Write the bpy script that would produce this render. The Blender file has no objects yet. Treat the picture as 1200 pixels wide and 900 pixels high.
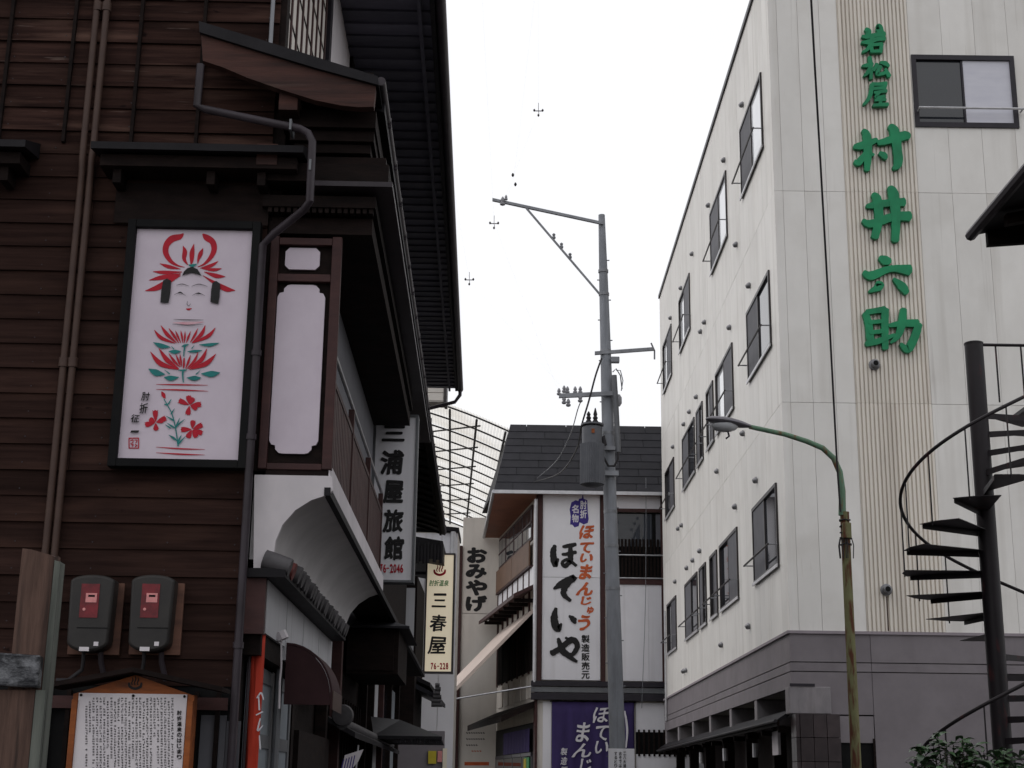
import bpy, bmesh, math, random
from mathutils import Vector, Matrix, noise
random.seed(7)
S = bpy.context.scene
COL = S.collection
R = math.radians

# ------------------------------------------------------------------ camera
FPX, CAMZ = 1730.0, 1.6
PITCH, ROLL = math.atan(471 / FPX), R(0.8)
FW = Vector((0, math.cos(PITCH), math.sin(PITCH)))
RT0 = Vector((1, 0, 0)); UP0 = RT0.cross(FW)
RT = RT0 * math.cos(ROLL) + UP0 * math.sin(ROLL)
UP = UP0 * math.cos(ROLL) - RT0 * math.sin(ROLL)
CAM = Vector((0, 0, CAMZ))
cd = bpy.data.cameras.new('camera'); cam = bpy.data.objects.new('camera', cd); COL.objects.link(cam)
cd.sensor_width = 36; cd.lens = FPX / 1200 * 36; cd.clip_start = 0.1; cd.clip_end = 3000
m = Matrix.Identity(4)
for i in range(3):
    m[i][0], m[i][1], m[i][2], m[i][3] = RT[i], UP[i], -FW[i], CAM[i]
cam.matrix_world = m
S.camera = cam

# ------------------------------------------------------------------ sky and sun
SUN_DIR = Vector((-0.80, 0.22, 1.05)).normalized()       # towards the sun (behind thin cloud)
w = bpy.data.worlds.new('World'); S.world = w; w.use_nodes = True
nt = w.node_tree; nt.nodes.clear()
out = nt.nodes.new('ShaderNodeOutputWorld')
sky = nt.nodes.new('ShaderNodeTexSky'); sky.sky_type = 'NISHITA'; sky.sun_disc = False
sky.sun_elevation = math.asin(SUN_DIR.z); sky.sun_rotation = math.atan2(SUN_DIR.x, SUN_DIR.y)
sky.air_density = 1.0; sky.dust_density = 6.0; sky.ozone_density = 1.0
bg1 = nt.nodes.new('ShaderNodeBackground'); bg1.inputs['Strength'].default_value = 0.10
bg2 = nt.nodes.new('ShaderNodeBackground'); bg2.inputs['Strength'].default_value = 1.12
tc = nt.nodes.new('ShaderNodeTexCoord'); nz = nt.nodes.new('ShaderNodeTexNoise'); nz.inputs['Scale'].default_value = 2.2
nz.inputs['Detail'].default_value = 4
cr = nt.nodes.new('ShaderNodeValToRGB')
cr.color_ramp.elements[0].color = (0.95, 0.96, 0.99, 1); cr.color_ramp.elements[1].color = (1, 0.99, 1, 1)
mx = nt.nodes.new('ShaderNodeMixShader'); mx.inputs[0].default_value = 0.90
nt.links.new(tc.outputs['Generated'], nz.inputs['Vector']); nt.links.new(nz.outputs['Fac'], cr.inputs[0])
nt.links.new(cr.outputs[0], bg2.inputs['Color']); nt.links.new(sky.outputs[0], bg1.inputs['Color'])
nt.links.new(bg1.outputs[0], mx.inputs[1]); nt.links.new(bg2.outputs[0], mx.inputs[2]); nt.links.new(mx.outputs[0], out.inputs[0])
sl = bpy.data.lights.new('sun', 'SUN'); sl.energy = 0.5; sl.angle = R(24); sl.color = (1.0, 0.97, 0.93)
so = bpy.data.objects.new('sun', sl); COL.objects.link(so)
so.rotation_euler = SUN_DIR.to_track_quat('Z', 'Y').to_euler(); so.location = (0, 0, 40)
vs = S.view_settings; vs.view_transform = 'Standard'; vs.look = 'None'; vs.exposure = 0.0; vs.gamma = 1.0
vs.use_curve_mapping = False

# ------------------------------------------------------------------ materials
MATS = {}
def M(name, c1, c2=None, scale=(3, 3, 3), rough=0.7, bump=0.0, rnd=0.0, streak=None, detail=6, metal=0.0, spec=0.25,
      lo=0.35, hi=0.65, fine=0.0):
    """procedural: noise mix of two colours, per object brightness variation, optional streaks (colour, scale, lo, hi, amount)"""
    mt = bpy.data.materials.new(name); mt.use_nodes = True; n = mt.node_tree.nodes; l = mt.node_tree.links
    b = n['Principled BSDF']; b.inputs['Roughness'].default_value = rough; b.inputs['Metallic'].default_value = metal
    b.inputs['Specular IOR Level'].default_value = spec
    c2 = c2 or tuple(x * 0.8 for x in c1)
    t = n.new('ShaderNodeTexCoord'); oi = n.new('ShaderNodeObjectInfo')
    add = n.new('ShaderNodeVectorMath'); add.operation = 'ADD'
    mulr = n.new('ShaderNodeMath'); mulr.operation = 'MULTIPLY'; mulr.inputs[1].default_value = 37.0 if rnd else 0.0
    l.new(oi.outputs['Random'], mulr.inputs[0]); l.new(t.outputs['Object'], add.inputs[0]); l.new(mulr.outputs[0], add.inputs[1])
    mp = n.new('ShaderNodeMapping'); mp.inputs['Scale'].default_value = scale; l.new(add.outputs[0], mp.inputs['Vector'])
    nz = n.new('ShaderNodeTexNoise'); nz.inputs['Scale'].default_value = 1; nz.inputs['Detail'].default_value = detail
    nz.inputs['Roughness'].default_value = 0.62
    l.new(mp.outputs[0], nz.inputs['Vector'])
    r = n.new('ShaderNodeValToRGB'); r.color_ramp.elements[0].position = lo; r.color_ramp.elements[1].position = hi
    r.color_ramp.elements[0].color = (*c1, 1); r.color_ramp.elements[1].color = (*c2, 1)
    l.new(nz.outputs['Fac'], r.inputs[0]); cur = r.outputs[0]
    if streak:
        for (c3, sc, a, bb, amt) in streak:
            m2 = n.new('ShaderNodeMapping'); m2.inputs['Scale'].default_value = sc; l.new(add.outputs[0], m2.inputs['Vector'])
            n2 = n.new('ShaderNodeTexNoise'); n2.inputs['Scale'].default_value = 1; n2.inputs['Detail'].default_value = 5
            l.new(m2.outputs[0], n2.inputs['Vector'])
            mr = n.new('ShaderNodeMapRange'); mr.inputs['From Min'].default_value = a; mr.inputs['From Max'].default_value = bb
            mr.inputs['To Max'].default_value = amt; l.new(n2.outputs['Fac'], mr.inputs['Value'])
            mx = n.new('ShaderNodeMix'); mx.data_type = 'RGBA'; l.new(mr.outputs[0], mx.inputs['Factor'])
            l.new(cur, mx.inputs['A']); mx.inputs['B'].default_value = (*c3, 1); cur = mx.outputs['Result']
    if rnd:
        mr = n.new('ShaderNodeMapRange'); mr.inputs['To Min'].default_value = 1 - rnd; mr.inputs['To Max'].default_value = 1 + rnd
        l.new(oi.outputs['Random'], mr.inputs['Value'])
        hs = n.new('ShaderNodeHueSaturation'); l.new(mr.outputs[0], hs.inputs['Value']); l.new(cur, hs.inputs['Color']); cur = hs.outputs[0]
    l.new(cur, b.inputs['Base Color'])
    if bump:
        bp = n.new('ShaderNodeBump'); bp.inputs['Strength'].default_value = bump; bp.inputs['Distance'].default_value = 0.02
        l.new(nz.outputs['Fac'], bp.inputs['Height']); l.new(bp.outputs[0], b.inputs['Normal'])
    MATS[name] = mt
    return mt

M('board', (.037, .0200, .0165), (.020, .0108, .0092), (1.6, 1.6, 34), .95, .25, .16,
  [((.085, .045, .034), (1.1, 1.1, 7), .52, .78, .55), ((.014, .008, .007), (.9, .9, 3.0), .52, .75, .75), ((.010, .006, .006), (9, 9, 22), .70, .76, .9)], spec=.06)
M('board_old', (.050, .026, .021), (.019, .010, .0088), (1.6, 1.6, 34), .95, .35, .20,
  [((.14, .082, .064), (1.3, 1.3, 12), .53, .76, .65), ((.014, .008, .007), (.9, .9, 3.0), .50, .72, .8), ((.20, .15, .13), (3, 3, 60), .66, .76, .6), ((.010, .006, .006), (9, 9, 22), .70, .76, .9)], spec=.06)
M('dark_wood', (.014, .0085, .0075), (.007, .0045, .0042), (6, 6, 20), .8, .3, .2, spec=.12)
M('barge', (.085, .036, .028), (.032, .016, .014), (1.5, 1.5, 14), .75, .4, .1, [((.22, .15, .12), (1.5, 1.5, 22), .62, .78, .5)])
M('red_brown', (.062, .026, .024), (.040, .017, .017), (4, 4, 12), .6, .2, .1)
M('soffit', (.10, .098, .128), (.070, .068, .092), (3, 8, 3), .55, .2, .25)
M('lilac_white', (.60, .53, .60), (.55, .48, .55), (5, 5, 5), .55, 0, 0, [((.45, .40, .42), (9, 9, 1.2), .62, .85, .3)])
M('plaster', (.62, .58, .60), (.52, .49, .51), (3, 3, 2), .85, .15, 0, [((.30, .28, .28), (8, 8, .6), .60, .85, .45)])
M('cove', (.56, .54, .545), (.46, .445, .45), (2, 3, 3), .8, .1, 0)
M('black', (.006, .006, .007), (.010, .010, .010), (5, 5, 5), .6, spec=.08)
M('print_black', (.010, .010, .010), (.018, .016, .018), (30, 30, 30), .6)
M('print_red', (.46, .006, .022), (.36, .006, .022), (14, 14, 14), .55)
M('print_teal', (.012, .20, .19), (.016, .15, .15), (14, 14, 14), .55)
M('print_pink', (.62, .30, .36), (.70, .5, .55), (14, 14, 14), .55)
M('print_green', (.02, .28, .07), (.02, .22, .06), (14, 14, 14), .55)
M('print_orange', (.58, .12, .035), (.45, .085, .03), (8, 8, 8), .55)
M('print_purple', (.055, .035, .25), (.045, .03, .2), (8, 8, 8), .6)
M('conduit', (.074, .044, .034), (.055, .032, .026), (2, 2, 8), .55)
M('drain', (.045, .036, .044), (.028, .022, .026), (4, 4, 5), .45)
M('grey_metal', (.17, .175, .185), (.12, .125, .135), (3, 3, 2), .5, 0, 0, None, 5, .3)
M('galv', (.26, .27, .29), (.18, .185, .20), (4, 4, 2), .5, 0, 0, [((.11, .10, .10), (8, 8, .6), .55, .8, .5)], 5, .35)
M('steel', (.50, .50, .52), (.36, .36, .38), (8, 8, 8), .35, 0, 0, None, 5, .8)
M('meter_cover', (.035, .032, .030), (.026, .024, .024), (10, 10, 10), .45)
M('meter_window', (.20, .012, .020), (.10, .008, .012), (20, 20, 20), .12)
M('meter_dial', (.72, .30, .29), (.62, .24, .24), (40, 40, 40), .4)
M('plank_pale', (.17, .085, .060), (.10, .052, .040), (2, 2, 18), .8, .2, .15)
M('sign_wood', (.32, .092, .022), (.20, .055, .015), (2, 2, 16), .55, .2, .1, [((.06, .02, .01), (3, 3, 9), .64, .74, .8)])
M('weathered', (.135, .082, .064), (.055, .033, .027), (22, 22, 2), .9, .7, .1, [((.025, .018, .016), (34, 34, 2.2), .56, .70, .8)])
M('weathered_lit_edge', (.15, .16, .14), (.09, .098, .087), (22, 22, 2), .9, .5, .1, [((.05, .05, .045), (34, 34, 2.2), .56, .70, .6)])  # greenish-grey side faces of the old wood, their lit look put into the colour
M('plastic_sheet', (.02, .021, .025), (.20, .205, .22), (9, 9, 14), .14, .8, lo=.42, hi=.6)  # dark wrap; pale streaks mixed into the colour stand in for reflections
M('paper', (.70, .66, .68), (.64, .60, .63), (6, 6, 6), .8)
M('siding', (.77, .752, .722), (.70, .682, .652), (1.5, 1.5, .7), .5, 0, .03,
  [((.42, .39, .35), (3.2, 3.2, .13), .54, .80, .55), ((.28, .25, .22), (9, 9, .28), .64, .80, .50), ((.55, .52, .48), (1.0, 1.0, 1.4), .52, .75, .35), ((.33, .27, .20), (16, 16, .8), .70, .80, .5)])
M('ridged', (.75, .70, .63), (.69, .645, .58), (1.5, 1.5, .7), .5, 0, .02, [((.40, .34, .28), (5, 5, .18), .56, .80, .5), ((.26, .20, .15), (14, 14, .4), .68, .8, .5)])
M('gap', (.34, .33, .32), (.27, .26, .25), (3, 3, 3), .9)
M('mauve', (.215, .195, .208), (.178, .16, .172), (2, 2, 2), .75, .1, .03, [((.12, .10, .11), (3, 3, .4), .58, .8, .4)])
M('mauve_trim', (.30, .265, .29), (.25, .22, .24), (2, 2, 2), .7, 0, .03)
M('concrete', (.27, .25, .26), (.19, .18, .19), (4, 4, 2), .9, .2, .05, [((.07, .065, .065), (6, 6, .5), .55, .8, .6)])
M('tile', (.055, .042, .044), (.035, .027, .029), (6, 6, 6), .4, .1, .3)
M('frame_dark', (.026, .022, .030), (.020, .018, .024), (6, 6, 6), .4)
M('frame_bronze', (.045, .038, .040), (.034, .03, .03), (6, 6, 6), .4)
M('glass', (.030, .034, .042), (.022, .025, .032), (.6, .6, .6), .03, 0, .3, spec=.7)
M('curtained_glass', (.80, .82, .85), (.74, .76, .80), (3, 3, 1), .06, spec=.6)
M('screen', (.115, .115, .13), (.095, .095, .108), (4, 4, 4), .65, 0, .12)
M('blind', (.62, .62, .68), (.56, .56, .63), (2, 2, 9), .5)
M('green', (.010, .255, .105), (.007, .175, .075), (3, 3, 3), .45)
M('rail_white', (.55, .55, .57), (.45, .45, .47), (8, 8, 8), .35, 0, 0, None, 5, .4)
M('vent', (.24, .24, .25), (.16, .16, .17), (8, 8, 8), .4, 0, .1, None, 5, .5)
M('pole_concrete', (.28, .295, .325), (.205, .215, .235), (5, 5, 1.5), .85, .1, 0, [((.09, .09, .095), (12, 12, .6), .56, .8, .5)])
M('transformer', (.135, .140, .155), (.105, .110, .124), (4, 4, 4), .5, 0, 0, [((.07, .07, .08), (12, 12, .7), .6, .8, .5)])
M('porcelain', (.30, .30, .32), (.22, .22, .24), (20, 20, 20), .25)
M('cable', (.022, .020, .024), (.03, .028, .03), (5, 5, 5), .6)
M('thin_wire', (.55, .55, .57), (.5, .5, .52), (5, 5, 5), .5)
M('lamp_green', (.115, .215, .140), (.095, .165, .110), (4, 4, 4), .6, .1, 0, [((.16, .065, .028), (14, 14, 4), .50, .62, .9)])
M('lamp_rust', (.17, .17, .085), (.13, .12, .06), (10, 10, 3), .85, .3, 0, [((.085, .028, .016), (18, 18, 3.5), .46, .58, .95)])
M('lamp_head', (.17, .16, .18), (.12, .115, .13), (6, 6, 6), .4)
M('lamp_lens', (.55, .56, .58), (.48, .49, .51), (6, 6, 6), .15)
M('stair', (.018, .014, .017), (.011, .009, .011), (6, 6, 2), .5, .1, 0, [((.16, .022, .022), (8, 8, 2.2), .62, .74, .35)])
M('roof_slate', (.020, .0195, .025), (.013, .013, .017), (3, 3, 3), .55, .1, .12, spec=.2)
M('roof_dark', (.016, .0145, .017), (.010, .009, .011), (5, 5, 5), .6, .2, .2, spec=.15)
M('roof_tile_grey', (.085, .080, .085), (.050, .047, .050), (8, 8, 8), .55, .2, .25)
M('roof_tile_red', (.15, .038, .034), (.10, .03, .028), (8, 8, 8), .55)
M('soffit_brown', (.27, .105, .060), (.20, .080, .048), (2, 2, 2), .6, 0, 0)
M('panel_brown', (.16, .092, .060), (.125, .072, .047), (2, 2, 2), .6, 0, .06)
M('panel_white', (.76, .75, .785), (.69, .68, .715), (1.2, 1.2, .8), .45, 0, .02, [((.46, .44, .44), (5, 5, .25), .56, .80, .42), ((.36, .33, .31), (11, 11, .5), .68, .82, .4)])
M('cream', (.66, .62, .57), (.60, .56, .52), (2, 2, 1), .7, 0, .03, [((.40, .37, .33), (4, 4, .3), .58, .82, .4)])
M('cream_sign', (.86, .78, .62), (.82, .74, .59), (3, 3, 2), .5)
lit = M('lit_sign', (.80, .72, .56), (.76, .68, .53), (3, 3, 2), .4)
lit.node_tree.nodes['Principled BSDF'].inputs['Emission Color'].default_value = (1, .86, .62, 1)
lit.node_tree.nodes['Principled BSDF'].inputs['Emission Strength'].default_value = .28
M('grey_panel', (.46, .46, .48), (.40, .40, .42), (3, 3, 1), .6, 0, .04, [((.14, .13, .13), (9, 9, .5), .58, .78, .6)])
M('awning_pale', (.56, .47, .42), (.50, .415, .37), (3, 3, 3), .8)
M('awning_dark', (.045, .020, .022), (.034, .015, .017), (6, 6, 6), .85)
M('cloth_red', (.50, .050, .026), (.40, .038, .020), (6, 6, 4), .8)
M('cloth_purple', (.048, .032, .120), (.040, .027, .098), (6, 6, 2), .85)
M('white_cloth', (.70, .68, .72), (.62, .60, .64), (8, 8, 8), .8)
M('door_pale', (.25, .28, .31), (.20, .225, .25), (3, 3, 2), .5)
M('yellow_paper', (.60, .48, .05), (.5, .4, .04), (8, 8, 8), .7)
M('leaf', (.036, .085, .028), (.020, .055, .018), (9, 9, 9), .32, 0, .35, spec=.5)
M('stem', (.05, .04, .025), (.035, .028, .018), (9, 9, 9), .8)
M('asphalt', (.055, .053, .055), (.040, .039, .040), (6, 6, 6), .9, .3)
M('paving', (.20, .19, .185), (.15, .145, .14), (4, 4, 4), .9, .2)
M('earth', (.075, .065, .05), (.05, .045, .035), (.5, .5, .5), .95, .2)
M('kerb', (.25, .24, .235), (.19, .185, .18), (5, 5, 5), .9, .2)
# translucent corrugated sheet of the street canopy
mt = bpy.data.materials.new('translucent'); mt.use_nodes = True; n = mt.node_tree.nodes; l = mt.node_tree.links
n.remove(n['Principled BSDF']); d_ = n.new('ShaderNodeBsdfDiffuse'); t_ = n.new('ShaderNodeBsdfTranslucent'); x_ = n.new('ShaderNodeMixShader')
tc_ = n.new('ShaderNodeTexCoord'); nn = n.new('ShaderNodeTexNoise'); nn.inputs['Scale'].default_value = .5; rr = n.new('ShaderNodeValToRGB')
rr.color_ramp.elements[0].position = .38; rr.color_ramp.elements[1].position = .6
rr.color_ramp.elements[0].color = (.74, .70, .62, 1); rr.color_ramp.elements[1].color = (.93, .91, .86, 1)
l.new(tc_.outputs['Object'], nn.inputs['Vector']); l.new(nn.outputs['Fac'], rr.inputs[0])
l.new(rr.outputs[0], d_.inputs[0]); l.new(rr.outputs[0], t_.inputs[0]); x_.inputs[0].default_value = .9
l.new(d_.outputs[0], x_.inputs[1]); l.new(t_.outputs[0], x_.inputs[2]); tp_ = n.new('ShaderNodeBsdfTransparent'); y_ = n.new('ShaderNodeMixShader'); y_.inputs[0].default_value = .22
l.new(x_.outputs[0], y_.inputs[1]); l.new(tp_.outputs[0], y_.inputs[2]); l.new(y_.outputs[0], n['Material Output'].inputs[0])
MATS['translucent'] = mt

# ------------------------------------------------------------------ helpers
class Frame:
    """a building's own axes: origin on the ground, turned by yaw; turns a pixel into a point on one of its planes"""
    def __init__(s, x, y, yaw=0.0):
        s.o = Vector((x, y, 0)); s.yaw = yaw; s.Ri = Matrix.Rotation(-yaw, 3, 'Z')
    def ray(s, u, v):
        d = FW + RT * ((u - 600) / FPX) + UP * ((450 - v) / FPX)
        return s.Ri @ (CAM - s.o), s.Ri @ d
    def fy(s, u, v, y=0.0):
        c, d = s.ray(u, v); t = (y - c.y) / d.y; return c.x + d.x * t, c.z + d.z * t
    def fx(s, u, v, x=0.0):
        c, d = s.ray(u, v); t = (x - c.x) / d.x; return c.y + d.y * t, c.z + d.z * t
    def fz(s, u, v, z):
        c, d = s.ray(u, v); t = (z - c.z) / d.z; return c.x + d.x * t, c.y + d.y * t
WORLD = Frame(0, 0)

class B:
    def __init__(s): s.v = []; s.f = []
    def box(s, x0, x1, y0, y1, z0, z1):
        if x0 > x1: x0, x1 = x1, x0
        if y0 > y1: y0, y1 = y1, y0
        if z0 > z1: z0, z1 = z1, z0
        k = len(s.v)
        s.v += [(x0, y0, z0), (x1, y0, z0), (x1, y1, z0), (x0, y1, z0), (x0, y0, z1), (x1, y0, z1), (x1, y1, z1), (x0, y1, z1)]
        s.f += [tuple(k + i for i in q) for q in ((0, 3, 2, 1), (4, 5, 6, 7), (0, 1, 5, 4), (1, 2, 6, 5), (2, 3, 7, 6), (3, 0, 4, 7))]
        return s
    def hexa(s, p):           # 8 corners: bottom 4, top 4
        k = len(s.v); s.v += [tuple(q) for q in p]
        s.f += [tuple(k + i for i in q) for q in ((0, 3, 2, 1), (4, 5, 6, 7), (0, 1, 5, 4), (1, 2, 6, 5), (2, 3, 7, 6), (3, 0, 4, 7))]
        return s
    def quad(s, *p):
        k = len(s.v); s.v += [tuple(q) for q in p]; s.f.append(tuple(range(k, k + len(p)))); return s
    def prism(s, poly, axis, a, b):
        """poly of 2D points extruded along an axis: 'y' -> (x,z) poly, 'x' -> (y,z) poly, 'z' -> (x,y) poly"""
        k = len(s.v); n = len(poly)
        f = {'y': lambda p, d: (p[0], d, p[1]), 'x': lambda p, d: (d, p[0], p[1]), 'z': lambda p, d: (p[0], p[1], d)}[axis]
        s.v += [f(p, a) for p in poly] + [f(p, b) for p in poly]
        s.f.append(tuple(range(k, k + n))); s.f.append(tuple(range(k + 2 * n - 1, k + n - 1, -1)))
        for i in range(n):
            j = (i + 1) % n; s.f.append((k + i, k + n + i, k + n + j, k + j))
        return s
    def slab(s, a, b, c, d, t):
        """four corners of the upper face, given a thickness downwards"""
        lo = [(p[0], p[1], p[2] - t) for p in (a, b, c, d)]
        return s.hexa(lo + [a, b, c, d])
    def tube(s, pts, r, n=10, cap=True):
        pts = [Vector(p) for p in pts]; rs = r if isinstance(r, (list, tuple)) else [r] * len(pts)
        k = len(s.v); prev = None
        for i, p in enumerate(pts):
            t = (pts[min(i + 1, len(pts) - 1)] - pts[max(i - 1, 0)]).normalized()
            if prev is None:
                u = t.cross(Vector((0, 0, 1)))
                if u.length < 1e-3: u = t.cross(Vector((1, 0, 0)))
                u.normalize()
            else:
                u = (prev - t * prev.dot(t)).normalized()
            prev = u; ww = t.cross(u)
            for j in range(n):
                a = 2 * math.pi * j / n
                s.v.append(tuple(p + (u * math.cos(a) + ww * math.sin(a)) * rs[i]))
        for i in range(len(pts) - 1):
            for j in range(n):
                a, b = k + i * n + j, k + i * n + (j + 1) % n
                s.f.append((a, b, b + n, a + n))
        if cap:
            s.f.append(tuple(range(k + n - 1, k - 1, -1))); e = k + (len(pts) - 1) * n; s.f.append(tuple(range(e, e + n)))
        return s
    def lathe(s, prof, c=(0, 0, 0), n=16, axis='z'):
        k = len(s.v)
        for (r, h) in prof:
            for j in range(n):
                a = 2 * math.pi * j / n; p = (r * math.cos(a), r * math.sin(a))
                q = {'z': (p[0], p[1], h), 'y': (p[0], h, p[1]), 'x': (h, p[0], p[1])}[axis]
                s.v.append((c[0] + q[0], c[1] + q[1], c[2] + q[2]))
        for i in range(len(prof) - 1):
            for j in range(n):
                a, b = k + i * n + j, k + i * n + (j + 1) % n; s.f.append((a, b, b + n, a + n))
        s.f.append(tuple(range(k + n - 1, k - 1, -1))); e = k + (len(prof) - 1) * n; s.f.append(tuple(range(e, e + n)))
        return s
    def mesh(s, name, mat, smooth=False):
        me = bpy.data.meshes.new(name); me.from_pydata(s.v, [], s.f)
        bm = bmesh.new(); bm.from_mesh(me); bmesh.ops.recalc_face_normals(bm, faces=bm.faces); bm.to_mesh(me); bm.free()
        me.materials.append(MATS[mat])
        if smooth:
            me.polygons.foreach_set('use_smooth', [True] * len(me.polygons))
            try: me.set_sharp_from_angle(angle=R(40))
            except Exception: pass
        return me
    def build(s, name, mat, parent=None, smooth=False, bevel=0.0):
        o = bpy.data.objects.new(name, s.mesh(name, mat, smooth)); COL.objects.link(o)
        if parent is not None: o.parent = parent
        if bevel:
            md = o.modifiers.new('bevel', 'BEVEL'); md.width = bevel; md.segments = 2; md.limit_method = 'ANGLE'
        return o

def thing(name, label, cat, loc=(0, 0, 0), yaw=0.0, group=None, kind=None):
    o = bpy.data.objects.new(name, None); COL.objects.link(o); o.empty_display_size = .2
    o.location = loc; o.rotation_euler = (0, 0, yaw); o['label'] = label; o['category'] = cat
    if group: o['group'] = group
    if kind: o['kind'] = kind
    return o
def tag(o, label, cat, group=None, kind=None):
    o['label'] = label; o['category'] = cat
    if group: o['group'] = group
    if kind: o['kind'] = kind
    return o
def struct(o): o['kind'] = 'structure'; return o
def fthing(fr, name, label, cat, group=None):
    return thing(name, label, cat, tuple(fr.o), fr.yaw, group)
def empty_part(name, parent):
    o = bpy.data.objects.new(name, None); COL.objects.link(o); o.parent = parent; o.empty_display_size = .1; return o

def rect_minus(r, holes):
    """rectangle (a0,a1,b0,b1) minus rectangles -> list of rectangles"""
    out = [r]
    for h in holes:
        nx = []
        for q in out:
            a0, a1, b0, b1 = q
            if h[1] <= a0 or h[0] >= a1 or h[3] <= b0 or h[2] >= b1: nx.append(q); continue
            if h[2] > b0: nx.append((a0, a1, b0, h[2]))
            if h[3] < b1: nx.append((a0, a1, h[3], b1))
            c0, c1 = max(b0, h[2]), min(b1, h[3])
            if h[0] > a0: nx.append((a0, h[0], c0, c1))
            if h[1] < a1: nx.append((h[1], a1, c0, c1))
        out = nx
    return [q for q in out if q[1] - q[0] > .004 and q[3] - q[2] > .004]

# ---- lettering: font outlines fitted to a rectangle, and brush strokes
_tx = {}
def glyph(body, bold=0.0, extr=0.0):
    key = (body, extr)
    if key not in _tx:
        c = bpy.data.curves.new('lettering', 'FONT'); c.body = body; c.offset = bold; c.extrude = extr; c.resolution_u = 4
        o = bpy.data.objects.new('lettering', c); COL.objects.link(o)
        dg = bpy.context.evaluated_depsgraph_get()
        me = bpy.data.meshes.new_from_object(o.evaluated_get(dg))
        vs_ = [tuple(v.co) for v in me.vertices]; fs = [tuple(p.vertices) for p in me.polygons]
        bpy.data.objects.remove(o); bpy.data.curves.remove(c); bpy.data.meshes.remove(me); _tx[key] = (vs_, fs)
    return _tx[key]
def put_glyph(b, body, mp, x0, x1, y0, y1, depth, bold=0.0, wob=0.0, shear=0.0, thick=0.0):
    """glyph stretched into the picture rectangle (y0 its top); bold lays shifted copies over each other; mp(x, y, depth) -> 3D"""
    vs_, fs = glyph(body, 0.0, .01 if thick else 0.0)
    if not vs_: return
    ax, bx = min(v[0] for v in vs_), max(v[0] for v in vs_); ay, by = min(v[1] for v in vs_), max(v[1] for v in vs_)
    wd, ht = max(bx - ax, .05), max(by - ay, .05)
    sh = [(0, 0)] if not bold else [(bold * math.cos(t * math.pi / 4), bold * math.sin(t * math.pi / 4)) for t in range(8)]
    for i, (sx, sy) in enumerate(sh):
        k = len(b.v)
        for v in vs_:
            a = (v[0] + sx - ax + bold) / (wd + 2 * bold); c = (v[1] + sy - ay + bold) / (ht + 2 * bold)
            if wob:
                q = noise.noise_vector(Vector((a * 2.6 + ord(body[0]) % 17, c * 2.6, 0))) * wob
                a += q.x; c += q.y
            a += shear * (c - .5)
            dz = depth - i * .0004 - (thick if v[2] > 0 else 0)
            b.v.append(mp(x0 + (x1 - x0) * a, y1 + (y0 - y1) * c, dz))
        b.f += [tuple(k + j for j in f) for f in fs]
def catmull(pts, n=7):
    P = [pts[0]] + list(pts) + [pts[-1]]; o = []
    for i in range(1, len(P) - 2):
        for j in range(n):
            t = j / n
            o.append(tuple(.5 * (2 * P[i][k] + (P[i + 1][k] - P[i - 1][k]) * t + (2 * P[i - 1][k] - 5 * P[i][k] + 4 * P[i + 1][k] - P[i + 2][k]) * t * t
                           + (3 * P[i][k] - P[i - 1][k] - 3 * P[i + 1][k] + P[i + 2][k]) * t ** 3) for k in range(3)))
    o.append(tuple(pts[-1])); return o
def stroke(b, pts, mp, depth, thick=0.0, cap=True, rag=0.0):
    """brush stroke of varying width; pts (x, y, width) in picture units"""
    c = catmull(pts); L = []; Rr = []
    for i, p in enumerate(c):
        q0, q1 = c[max(i - 1, 0)], c[min(i + 1, len(c) - 1)]
        dx, dy = q1[0] - q0[0], q1[1] - q0[1]; ll = math.hypot(dx, dy) or 1
        nx, ny = -dy / ll, dx / ll; h = max(p[2], .3) / 2
        j1 = 1 + random.uniform(-rag, rag); j2 = 1 + random.uniform(-rag, rag)
        L.append((p[0] + nx * h * j1, p[1] + ny * h * j1)); Rr.append((p[0] - nx * h * j2, p[1] - ny * h * j2))
    if cap:
        for end, A in ((0, -1), (-1, 1)):
            p = c[end]; q = c[1] if end == 0 else c[-2]; dx, dy = p[0] - q[0], p[1] - q[1]; ll = math.hypot(dx, dy) or 1
            e = (p[0] + dx / ll * p[2] * .32, p[1] + dy / ll * p[2] * .32)
            for LS in (L, Rr):
                s_ = LS[end]; mid = (e[0] * .6 + s_[0] * .4, e[1] * .6 + s_[1] * .4)
                LS.insert(0, mid) if end == 0 else LS.append(mid)
    k = len(b.v); n = len(L)
    for p in L: b.v.append(mp(p[0], p[1], depth - thick))
    for p in Rr: b.v.append(mp(p[0], p[1], depth - thick))
    for i in range(n - 1): b.f.append((k + i, k + i + 1, k + n + i + 1, k + n + i))
    if thick:
        k2 = len(b.v)
        for p in L: b.v.append(mp(p[0], p[1], depth))
        for p in Rr: b.v.append(mp(p[0], p[1], depth))
        for i in range(n - 1):
            b.f.append((k + i, k + i + 1, k2 + i + 1, k2 + i)); b.f.append((k + n + i, k + n + i + 1, k2 + n + i + 1, k2 + n + i))
        b.f.append((k, k + n, k2 + n, k2)); b.f.append((k + n - 1, k + 2 * n - 1, k2 + 2 * n - 1, k2 + n - 1))
def poly(b, pts, mp, depth):
    k = len(b.v); b.v += [mp(p[0], p[1], depth) for p in pts]; b.f.append(tuple(range(k, k + len(pts))))
def zoom(ox, oy, s, fr):
    """picture units of an enlarged view of the photograph -> a point on the frame's plane y = depth"""
    def f(x, y, d):
        X, Z = fr.fy(ox + x / s, oy + y / s, fr._pl); return (X, d, Z)
    return f
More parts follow.
